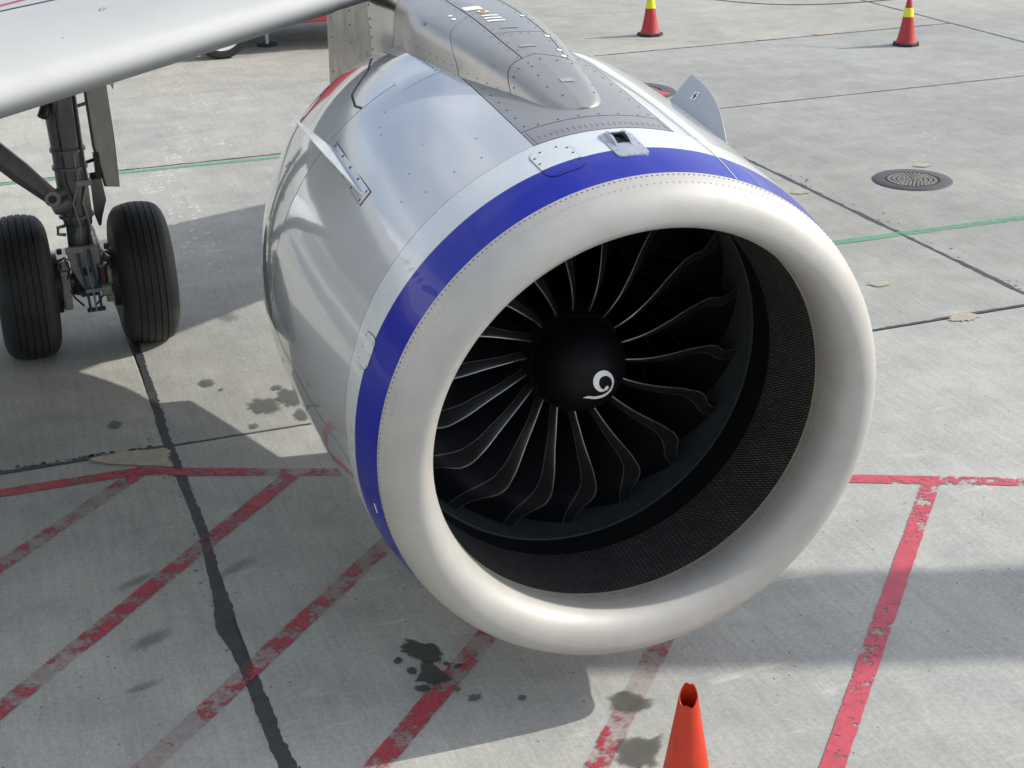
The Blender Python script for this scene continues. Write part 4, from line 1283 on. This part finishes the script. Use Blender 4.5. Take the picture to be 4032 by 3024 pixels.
dots('fastener_row', [(on_wing(3.9+0.02*math.cos(q), 0.075+0.003*math.sin(q), 0.008), Vector((0, -0.4, 1))) for q in (0, 1, 2, 3, 4, 5)]+[(on_wing(3.3, 0.03, 0.008), Vector((0, -1, 1))), (on_wing(3.65, 0.035, 0.008), Vector((0, -1, 1)))], 0.004, 'bolt', wing, 0.001)
# flap track fairing tip under the wing
m_ = MB(); m_.tube([(4.20,7.0,2.15),(4.24,7.4,2.02),(4.27,7.6,1.94),(4.29,7.75,1.86)], [0.05,0.035,0.018,0.003], 10)
m_.build('flap_fairing', 'gear_door', wing)

# ================================================================== main landing gear
GX, GY = 3.80, 6.76
m_ = MB()
m_.tube([(GX-0.03,GY,3.0),(GX-0.01,GY,2.0),(GX,GY,1.62),(GX,GY,1.36),(GX+0.005,GY,1.10),(GX+0.005,GY,1.02)], [0.135,0.128,0.122,0.120,0.118,0.108], 28)
leg = m_.build('gear_leg', 'gear', plane, label='thick grey main landing gear leg')
m_ = MB(); m_.box((GX-0.045, GY-0.165, 1.66), (GX+0.075, GY-0.09, 2.75)); bevel(m_.build('front_cover', 'gear', leg, smooth=False), 0.012)
for z in (1.63, 1.49, 1.10):
    m_ = MB(); m_.lathe([(-0.012, 0.118), (-0.012, 0.136), (0.012, 0.136), (0.012, 0.118)], (GX, GY, z), (0, 0, 1), 28); m_.build('leg_collar', 'gear', leg)
m_ = MB(); m_.tube([(GX,GY,1.04),(GX,GY,0.90),(GX,GY,0.70)], [0.092,0.095,0.10], 24); m_.build('piston', 'gear_light', leg)
m_ = MB(); m_.tube([(GX-0.10,GY-0.08,2.03),(GX-0.155,GY-0.16,1.93)], 0.042, 12); m_.build('hydraulic_port', 'gear_dark', leg)
# lug that takes the side stay
m_ = MB(); m_.tube([(GX,GY-0.03,1.22),(GX-0.09,GY-0.06,1.21),(GX-0.17,GY-0.08,1.19)], [0.085,0.075,0.055], 14); m_.tube([(GX,GY-0.03,1.33),(GX-0.08,GY-0.06,1.31),(GX-0.15,GY-0.08,1.29)], [0.06,0.05,0.045], 14)
m_.build('stay_lug', 'gear', leg)
m_ = MB(); m_.tube([(GX-0.17,GY-0.16,1.285),(GX-0.17,GY-0.02,1.285)], 0.06, 20); m_.build('pivot_pin', 'gear_light', leg)
m_ = MB(); m_.tube([(GX-0.17,GY-0.165,1.285),(GX-0.17,GY-0.16,1.285)], 0.032, 16); m_.build('pin_cap', 'gear_dark', leg)
d_ = Vector((-1, 0.02, 1.06)).normalized()
a_ = Vector((GX-0.17, GY-0.08, 1.285)); b_ = a_+d_*2.2; sd = Vector((0, 1, 0)); nn = d_.cross(sd).normalized()
q = []
for p, hw in ((a_-d_*0.05, 0.055), (a_+d_*0.30, 0.082), (b_, 0.095)):
    q.append([p+nn*hw+sd*0.035, p+nn*hw-sd*0.035, p+nn*hw*0.35-sd*0.06, p-nn*hw*0.35-sd*0.06, p-nn*hw-sd*0.035, p-nn*hw+sd*0.035])
m_ = MB(); m_.v = [p for r in q for p in r]
for i in range(2):
    for k in range(6): m_.f.append((i*6+k, i*6+(k+1) % 6, (i+1)*6+(k+1) % 6, (i+1)*6+k))
m_.f += [tuple(range(6)), tuple(range(12, 18))[::-1]]
m_.build('side_stay', 'gear', plane, smooth=False, label='angled side stay of the landing gear')
# pipes down the leg
for k, (dx, r, mt) in enumerate(((-0.055, 0.009, 'gear_dark'), (0.09, 0.008, 'gear_dark'), (0.105, 0.007, 'gear_light'), (0.03, 0.007, 'gear_light'))):
    m_ = MB(); yy = GY-0.128+abs(dx)*0.35
    m_.tube([(GX+dx,yy,2.8),(GX+dx,yy,1.75),(GX+dx+0.01,yy,1.4),(GX+dx-0.05*(1 if dx > 0 else -1),yy-0.01,1.22),(GX+dx-0.02,yy-0.02,1.05),(GX+dx-0.03,yy-0.03,0.88)], r, 8); m_.build('brake_pipe', mt, leg)
# gear doors on the outboard side
m_ = MB()
poly = [(3.985,6.86,2.60),(4.145,6.98,2.62),(4.155,7.0,2.0),(4.165,7.0,1.6),(4.16,7.0,1.225),(4.05,6.9,1.265),(4.03,6.88,1.40),(3.995,6.86,1.60),(3.985,6.86,2.0)]
m_.prism(poly, (0.02, -0.02, 0)); m_.build('gear_door', 'gear_door', plane, smooth=False, label='tall grey landing gear door beside the leg')
m_ = MB(); m_.prism([(3.945,6.84,1.40),(4.01,6.86,1.40),(4.035,6.9,1.15),(3.99,6.9,1.02),(3.972,6.9,0.945),(3.945,6.88,1.05)], (0.02, 0.01, 0)); m_.build('lower_gear_door', 'gear_door', plane, smooth=False)
for z in (1.95, 1.50, 1.36):
    m_ = MB(); m_.tube([(GX+0.10,GY,z),(4.02,6.88,z)], 0.014, 8); m_.build('door_link', 'gear_dark', leg)
m_ = MB(); m_.box((GX+0.02,GY-0.135,1.355),(GX+0.14,GY-0.09,1.40)); m_.build('door_bracket', 'gear_light', leg, smooth=False)
m_ = MB(); m_.box((3.99,6.78,1.36),(4.035,6.86,1.56)); m_.build('door_hinge', 'gear_dark', leg, smooth=False)
# axle, torque link bracket, brakes, hoses
m_ = MB(); m_.tube([(GX-0.62,GY,0.555),(GX+0.62,GY,0.555)], 0.065, 20); m_.tube([(GX,GY,0.70),(GX,GY,0.46)], [0.105,0.115], 20); axle = m_.build('axle', 'gear', plane)
m_ = MB(); yy = GY-0.235
m_.prism([(GX-0.125,yy,0.90),(GX+0.125,yy,0.90),(GX+0.13,yy,0.70),(GX+0.06,yy-0.01,0.545),(GX-0.03,yy-0.01,0.545),(GX-0.115,yy,0.74)], (0, 0.05, 0))
tl = bevel(m_.build('torque_link', 'gear_light', axle, smooth=False), 0.012)
m_ = MB(); m_.tube([(GX+0.005,yy-0.012,0.70),(GX+0.005,yy+0.06,0.70)], 0.036, 18); m_.build('lightening_hole', 'gear_dark', axle)
m_ = MB(); m_.box((GX-0.135,yy-0.05,0.865),(GX+0.0,yy-0.005,0.915)); bevel(m_.build('hose_manifold', 'gear_light', axle, smooth=False), 0.006)
m_ = MB(); m_.box((GX-0.03,yy-0.09,0.545),(GX+0.10,yy-0.05,0.575)); bevel(m_.build('hose_clamp', 'gear_light', axle, smooth=False), 0.005)
m_ = MB(); m_.box((GX-0.06,yy-0.03,0.50),(GX+0.07,yy+0.10,0.545)); m_.build('clamp_bracket', 'gear_dark', axle, smooth=False)
for (x, mt, r) in ((-0.025, 'hose', 0.011), (0.02, 'hose_grey', 0.009), (0.06, 'hose', 0.011)):
    m_ = MB(); m_.tube([(GX+x-0.02,yy-0.02,0.88),(GX+x-0.01,yy-0.05,0.75),(GX+x+0.01,yy-0.075,0.60),(GX+x+0.015,yy-0.085,0.48),(GX+x+0.02,yy-0.06,0.385),(GX+x+0.02,yy+0.02,0.38)], r, 10); m_.build('brake_hose', mt, axle)
m_ = MB(); m_.tube([(GX-0.03,yy-0.03,0.385),(GX+0.11,yy-0.03,0.385)], 0.018, 10); m_.build('lower_manifold', 'gear_dark', axle)
m_ = MB(); m_.tube([(GX+0.125,yy,0.735),(GX+0.125,yy,0.64),(GX+0.125,yy,0.60)], [0.04,0.038,0.03], 20); m_.build('accumulator', 'brown', axle)
m_ = MB(); m_.lathe([(0,0.022),(0,0.044),(0.016,0.044),(0.016,0.022)], (GX+0.125,yy,0.735), (0,0,1), 20, True); m_.build('accumulator_cap', 'gear_light', axle)
m_ = MB(); m_.tube([(GX+0.10,yy,0.535),(GX+0.175,yy,0.535)], 0.058, 20); m_.build('sensor_drum', 'gear_light', axle)
m_ = MB(); m_.tube([(GX+0.177,yy,0.54),(GX+0.205,yy,0.54)], 0.032, 16); m_.build('drum_cap', 'hose', axle)
m_ = MB(); m_.box((GX-0.20,yy-0.02,0.40),(GX-0.13,yy+0.10,0.72)); m_.box((GX-0.185,yy-0.01,0.72),(GX-0.125,yy+0.09,0.80)); bevel(m_.build('brake_unit', 'gear_light', axle, smooth=False), 0.012)
m_ = MB(); m_.box((GX+0.135,yy-0.01,0.42),(GX+0.20,yy+0.10,0.70)); bevel(m_.build('brake_unit', 'gear_light', axle, smooth=False), 0.012)
m_ = MB(); m_.tube([(GX-0.20,yy,0.80),(GX-0.15,yy-0.02,0.83),(GX-0.12,yy,0.80),(GX-0.115,yy,0.70)], 0.014, 8); m_.build('chromed_pipe', 'chrome_pipe', axle); m_ = MB(); m_.tube([(GX+0.12,yy+0.02,0.84),(GX+0.17,yy,0.83),(GX+0.20,yy+0.02,0.80)], 0.014, 8); m_.build('chromed_pipe', 'chrome_pipe', axle)
m_ = MB(); m_.lathe([(-0.06,0.10),(-0.06,0.24),(0.06,0.24),(0.06,0.10)], (GX-0.26,GY,0.555), (1,0,0), 28); m_.build('brake_stack', 'gear_dark', axle); m_ = MB(); m_.lathe([(-0.06,0.10),(-0.06,0.24),(0.06,0.24),(0.06,0.10)], (GX+0.26,GY,0.555), (1,0,0), 28); m_.build('brake_stack', 'gear_dark', axle)
m_ = MB(); m_.tube([(GX-0.11,GY-0.10,1.045),(GX-0.16,GY-0.14,1.05),(GX-0.165,GY-0.15,1.00),(GX-0.11,GY-0.12,0.98)], 0.014, 8); m_.build('tow_eye', 'gear_light', leg)
m_ = MB(); m_.box((GX-0.075,GY-0.125,0.985),(GX-0.03,GY-0.10,1.045)); m_.build('green_plate', 'plate_green', leg, smooth=False)

for sd_ in (-1, 1):
    for k in range(6):
        a = D(20+40*k-100+90); px = GX+sd_*0.195; pyy = GY-0.165*math.cos(D(-50+28*k)); pz = 0.555+0.175*math.sin(D(-50+28*k))
        m_ = MB(); m_.tube([(px, pyy-0.02, pz), (px-sd_*0.055, pyy-0.02, pz)], [0.030, 0.026], 12); m_.build('brake_piston', 'gear_light' if k % 2 else 'gear_dark', axle)
    m_ = MB(); m_.tube([(GX+sd_*0.15, GY-0.26, 0.83), (GX+sd_*0.12, GY-0.27, 0.74), (GX+sd_*0.16, GY-0.24, 0.62), (GX+sd_*0.11, GY-0.26, 0.50), (GX+sd_*0.05, GY-0.25, 0.42)], 0.008, 8); m_.build('brake_pipe', 'gear_dark', axle)
    m_ = MB(); m_.tube([(GX+sd_*0.18, GY-0.22, 0.86), (GX+sd_*0.18, GY-0.22, 0.90)], 0.02, 10); m_.build('bleed_valve', 'gear_dark', axle)
def tyre_profile():
    pts = []; W, R_ = 0.225, 0.578
    tread_half = 0.155
    # crown with grooves
    grooves = [-0.105, -0.055, -0.005+0.005, 0.055, 0.105]
    xs_ = []
    x = -tread_half
    prof = []
    def crown(x): return R_-0.028*(abs(x)/tread_half)**2.2
    cur = -tread_half
    prof.append((-tread_half, crown(tread_half)))
    for g in grooves:
        for k in range(1, 4):
            xx = cur+(g-0.005-cur)*k/3; prof.append((xx, crown(xx)))
        prof += [(g-0.0035, crown(g)-0.012), (g+0.0035, crown(g)-0.012), (g+0.005, crown(g))]
        cur = g+0.005
    for k in range(1, 4):
        xx = cur+(tread_half-cur)*k/3; prof.append((xx, crown(xx)))
    side = [(0.178,0.528),(0.200,0.497),(0.218,0.450),(0.224,0.405),(0.216,0.350),(0.196,0.300),(0.175,0.262)]
    return [(-a, b) for a, b in side[::-1]]+prof+side
def wheel(x):
    m = MB(); c = Vector((x, GY, 0.555))
    m.lathe(tyre_profile(), c, (1, 0, 0), 72)
    for i, p in enumerate(m.v):                # flattened where it carries the load
        if p.z < 0.14:
            t = (0.14-p.z)/0.14
            p.x = c.x+(p.x-c.x)*(1+0.05*t)
        if p.z < 0.002: p.z = 0.002
    w = m.build('wheel', 'tyre', plane, sharp=35)
    w['label'] = 'black ribbed tyre and hub of the main landing gear'
    r = MB(); r.lathe([(-0.17,0.262),(-0.15,0.25),(-0.10,0.235),(0.0,0.23),(0.10,0.235),(0.15,0.25),(0.17,0.262)], c, (1,0,0), 40); r.build('rim', 'gear_light', w)
    r = MB(); r.lathe([(0.10,0.235),(0.12,0.12),(0.14,0.06),(0.14,0.001)], c, (1,0,0), 32); r.lathe([(-0.10,0.235),(-0.05,0.20),(-0.04,0.07)], c, (1,0,0), 32); r.build('hub', 'gear_dark', w)
    return w
wheel(GX+0.4585); wheel(GX-0.4685)

# ================================================================== fuselage (left of the frame; mirrored in the cowl)
m_ = MB()
prof = [(-12.6,0.02),(-12.4,0.35),(-11.8,0.8),(-10.8,1.25),(-9.4,1.65),(-7.6,1.9),(-6.0,1.975),(12.0,1.975),(18,1.7),(24,0.8),(27,0.2)]
m_.lathe(prof, (0, 0, 3.62), (0, 1, 0), 48)
fus = m_.build('fuselage', 'fuselage', plane, label='white airliner fuselage tube')
wm = MB(); n = 14
pts = [Vector((0, 0.115*math.copysign(abs(math.cos(2*PI*k/n))**0.7, math.cos(2*PI*k/n)), 0.165*math.copysign(abs(math.sin(2*PI*k/n))**0.7, math.sin(2*PI*k/n)))) for k in range(n)]
wm.add(pts, [tuple(range(n))]); me_w = mesh_only('cabin_window', wm.v, wm.f, 'glass')
for k in range(32):
    share('cabin_window', me_w, fus, Matrix.Translation((1.925, -5.5+0.533*k, 4.13)) @ Matrix.Rotation(D(-15), 4, 'Y'))
def fus_pt(y, z, d): 
    a = math.asin((z-3.62)/1.975); return Vector(((1.975+d)*math.cos(a), y, 3.62+(1.975+d)*math.sin(a)))
def exit_frame(yc, zc, hw, hh, w):
    n = 40; v = []; f = []
    for k in range(n):
        a = 2*PI*k/n; c, s_ = math.copysign(abs(math.cos(a))**0.45, math.cos(a)), math.copysign(abs(math.sin(a))**0.45, math.sin(a))
        v += [fus_pt(yc+hw*c, zc+hh*s_, 0.004), fus_pt(yc+(hw+w)*c, zc+(hh+w)*s_, 0.004)]
    for k in range(n):
        j = (k+1) % n; f.append((2*k, 2*k+1, 2*j+1, 2*j))
    obj('exit_outline', v, f, 'grey_decal', fus, smooth=False)
for yc in (2.25, 3.15): exit_frame(yc, 4.02, 0.30, 0.52, 0.035)
exit_frame(-7.0, 4.0, 0.42, 0.92, 0.03)
m_ = MB(); m_.box((1.2, 2.2, 1.75), (2.1, 10.5, 2.6)); bevel(m_.build('belly_fairing', 'fuselage', fus, smooth=False), 0.3, 5)

# ================================================================== red service truck behind the wing
truck = thing('service_truck', 'red service truck with white wheel rim parked behind the wing', 'truck', (7.5, 19.6, 0))
m_ = MB(); m_.box((6.1,18.95,0.62),(8.4,21.2,2.5)); bevel(m_.build('body', 'truck_red', truck, smooth=False), 0.05)
m_ = MB(); m_.box((8.05,18.62,0.43),(9.9,19.0,0.98)); bevel(m_.build('side_skirt', 'truck_red', truck, smooth=False), 0.03)
m_ = MB(); m_.box((8.42,19.02,0.55),(9.9,21.2,2.45)); bevel(m_.build('cab', 'truck_red', truck, smooth=False), 0.12, 3)
m_ = MB(); m_.box((8.7,18.99,1.5),(9.7,19.03,2.2)); m_.build('cab_window', 'glass', truck, smooth=False)
m_ = MB(); m_.box((6.2,19.3,0.40),(9.8,20.9,0.64)); m_.build('chassis', 'truck_dark', truck, smooth=False)
def truck_wheel(x, y, s_):
    c = Vector((x, y, 0.46)); m = MB()
    m.lathe([(-0.13,0.33),(-0.14,0.38),(-0.13,0.435),(-0.09,0.46),(0.09,0.46),(0.13,0.435),(0.14,0.38),(0.13,0.33)], c, (0,1,0), 36)
    w = m.build('truck_wheel', 'tyre', truck)
    r = MB(); r.lathe([(0.132*s_,0.35),(0.12*s_,0.31),(0.09*s_,0.14),(0.10*s_,0.09),(0.10*s_,0.001)], c, (0,1,0), 32); r.build('rim', 'rim_white', w)
for x in (6.98, 9.75):
    for (y, s_) in ((18.62, -1), (20.9, 1)): truck_wheel(x, y, s_)
m_ = MB(); m_.tube([(7.85,19.36,0.03),(7.85,19.36,0.75)], 0.028, 10); sl = m_.build('stabiliser_leg', 'rim_white', truck)
m_ = MB(); m_.tube([(7.85,19.36,0.0),(7.85,19.36,0.03)], 0.17, 20); m_.build('foot', 'truck_dark', sl)

# ================================================================== traffic cones
def far_cone(x, y, h, label, rot=0.0):
    t = thing('traffic_cone', label, 'traffic cone', (x, y, 0), 'red cones with yellow bands')
    m = MB()
    poly = []
    for k in range(8):
        a = 2*PI*(k+0.5)/8+rot; poly.append((x+0.215*math.cos(a), y+0.215*math.sin(a), 0.0))
    m.prism(poly, (0, 0, 0.045)); bevel(m.build('base', 'rubber', t, smooth=False), 0.012)
    def R_(z): return 0.145-0.118*(z-0.045)/(h-0.045) if z > 0.12 else 0.165-0.028*(z-0.045)/0.075
    zs = [0.045, 0.07, 0.12, 0.25, 0.36, 0.44]
    m = MB(); m.lathe([(z, R_(z)) for z in zs], (x, y, 0), (0, 0, 1), 32); m.build('lower_cone', 'cone_red', t)
    m = MB(); m.lathe([(0.44, R_(0.44)), (0.441, R_(0.44)+0.004), (0.50, R_(0.50)+0.004), (0.575, R_(0.575)+0.004), (0.576, R_(0.576))], (x, y, 0), (0, 0, 1), 32); m.build('reflective_band', 'cone_yellow', t)
    m = MB(); m.lathe([(0.576, R_(0.576)), (h-0.02, R_(h-0.02)), (h, R_(h)*0.9), (h, 0.012), (h-0.1, 0.012)], (x, y, 0), (0, 0, 1), 32); m.build('upper_cone', 'cone_red', t)
    return t
far_cone(13.81, 17.43, 0.76, 'red cone with yellow band behind the pylon nose, nearer the middle')
far_cone(17.02, 14.89, 0.76, 'red cone with yellow band near the upper right corner', 0.2)
rp = []
for i in range(25):
    t = i/24; rp.append((13.81+(17.02-13.81)*t, 17.43+(14.89-17.43)*t, 0.72-0.16*math.sin(PI*t)))
m_ = MB(); m_.tube(rp, 0.009, 6); tag(m_.build('rope', 'rope', None), 'thin grey rope slung between the two red cones', 'rope')

def near_cone(x, y):
    t = thing('traffic_cone', 'plain orange cone with a torn open top in front of the engine', 'traffic cone', (x, y, 0))
    rnd = random.Random(5); n = 48; v = []; f = []
    zs = [0.03, 0.12, 0.25, 0.38, 0.50, 0.60, 0.66]
    def R_(z): return 0.150-0.158*z
    fx, fy = (CAM.x-x), (CAM.y-y); L = math.hypot(fx, fy); fx /= L; fy /= L
    top = []
    for k in range(n):
        a = 2*PI*k/n; d = math.cos(a)*(-0.45)+math.sin(a)*(-0.89)
        top.append(0.735-0.038*(d+1)+0.005*math.sin(5*a)+rnd.uniform(-0.0015, 0.0015))
    for z in zs:
        for k in range(n):
            a = 2*PI*k/n; v.append((x+R_(z)*math.cos(a), y+R_(z)*math.sin(a), z))
    for k in range(n):
        a = 2*PI*k/n; z = top[k]; v.append((x+R_(z)*math.cos(a), y+R_(z)*math.sin(a), z))
    for k in range(n):
        a = 2*PI*k/n; z = top[k]-0.001; r = R_(z)-0.004; v.append((x+r*math.cos(a), y+r*math.sin(a), z))
    for z in (0.55, 0.3, 0.05):
        for k in range(n):
            a = 2*PI*k/n; r = R_(z)-0.004; v.append((x+r*math.cos(a), y+r*math.sin(a), z))
    for i in range(len(zs)+4):
        for k in range(n): f.append((i*n+k, i*n+(k+1) % n, (i+1)*n+(k+1) % n, (i+1)*n+k))
    obj('cone_shell', v, f, 'cone_orange', t, sharp=60)
    m = MB(); m.box((x-0.20, y-0.20, 0), (x+0.20, y+0.20, 0.03)); bevel(m.build('base', 'cone_orange', t, smooth=False), 0.012)
near_cone(5.648, -0.372)

# ================================================================== drain covers
def cover(x, y, r, label, red=False):
    t = thing('drain_cover', label, 'drain cover', (x, y, 0), 'round iron drain covers')
    m = MB(); m.lathe([(0.002, r*0.68), (0.012, r*0.685), (0.013, r*0.97), (0.004, r)], (x, y, 0), (0, 0, 1), 56); m.build('frame', 'iron', t)
    m = MB(); m.lathe([(0.0045, 0.001), (0.0045, r*0.69)], (x, y, 0), (0, 0, 1), 40); m.build('grate_bed', 'gap', t)
    g = MB()
    for q, rr in enumerate((0.10, 0.22, 0.34, 0.46, 0.58)):
        n = int(8+q*7)
        for k in range(n):
            a = 2*PI*(k+0.5*(q % 2))/n; c = Vector((x+r*rr*math.cos(a), y+r*rr*math.sin(a), 0)); e = Vector((math.cos(a), math.sin(a), 0)); h = Vector((-e.y, e.x, 0)); w1, w2 = r*0.042, r*rr*PI/n*0.62
            g.prism([c-e*w1-h*w2+Vector((0,0,0.005)), c+e*w1-h*w2+Vector((0,0,0.005)), c+e*w1+h*w2+Vector((0,0,0.005)), c-e*w1+h*w2+Vector((0,0,0.005))], (0, 0, 0.009))
    g.build('grate_studs', 'iron_light', t, smooth=False, kind='stuff')
    if red:
        m = MB(); m.add([(x-0.1,y-r*0.95,0.0145),(x+r*0.7,y-r*0.6,0.0145),(x+r*0.6,y-r*0.2,0.0145),(x-0.15,y-r*0.5,0.0145)], [(0,1,2,3)]); m.build('red_paint_mark', 'red_paint_solid', t, smooth=False)
cover(12.65, 8.24, 0.43, 'round cast iron drain cover set in the concrete, in open view at right')
cover(11.75, 13.6, 0.60, 'dark drain cover with red paint just behind the outboard nacelle fin', True)

# ================================================================== unseen stand-in gantry beyond the right edge, added to shade a band of apron
GH = 9.0
gd = Vector((1.42, -0.50, 0)).normalized()
gc = Vector((7.46, 0.79, 0))+Vector((SUN_H.x, SUN_H.y, 0))*(GH/math.tan(SUN_EL))+Vector((0, 0, GH))
gantry = thing('shadow_gantry', 'made-up steel gantry out of frame, added to cast the broad soft shadow band at right', 'gantry', (gc+gd*8).to_tuple()[:2]+(0.0,))
sdv = Vector((-gd.y, gd.x, 0))
pa, pb = gc-gd*3.2, gc+gd*16
m_ = MB(); m_.prism([pa-sdv*0.40-Vector((0,0,0.35)), pa+sdv*0.40-Vector((0,0,0.35)), pa+sdv*0.40+Vector((0,0,0.35)), pa-sdv*0.40+Vector((0,0,0.35))], pb-pa); m_.build('beam', 'gantry_steel', gantry, smooth=False)
for t in (8.0, 15.6):
    q = gc+gd*t
    m_ = MB(); m_.tube([(q.x, q.y, 0), (q.x, q.y, GH-0.36)], 0.22, 20); m_.build('post', 'gantry_steel', gantry)
for t in (2.0, 5.0, 11.0):
    q = gc+gd*t
    m_ = MB(); m_.box((q.x-0.25, q.y-0.2, GH-0.62), (q.x+0.25, q.y+0.2, GH-0.37)); m_.build('gantry_box', 'truck_dark', gantry, smooth=False)
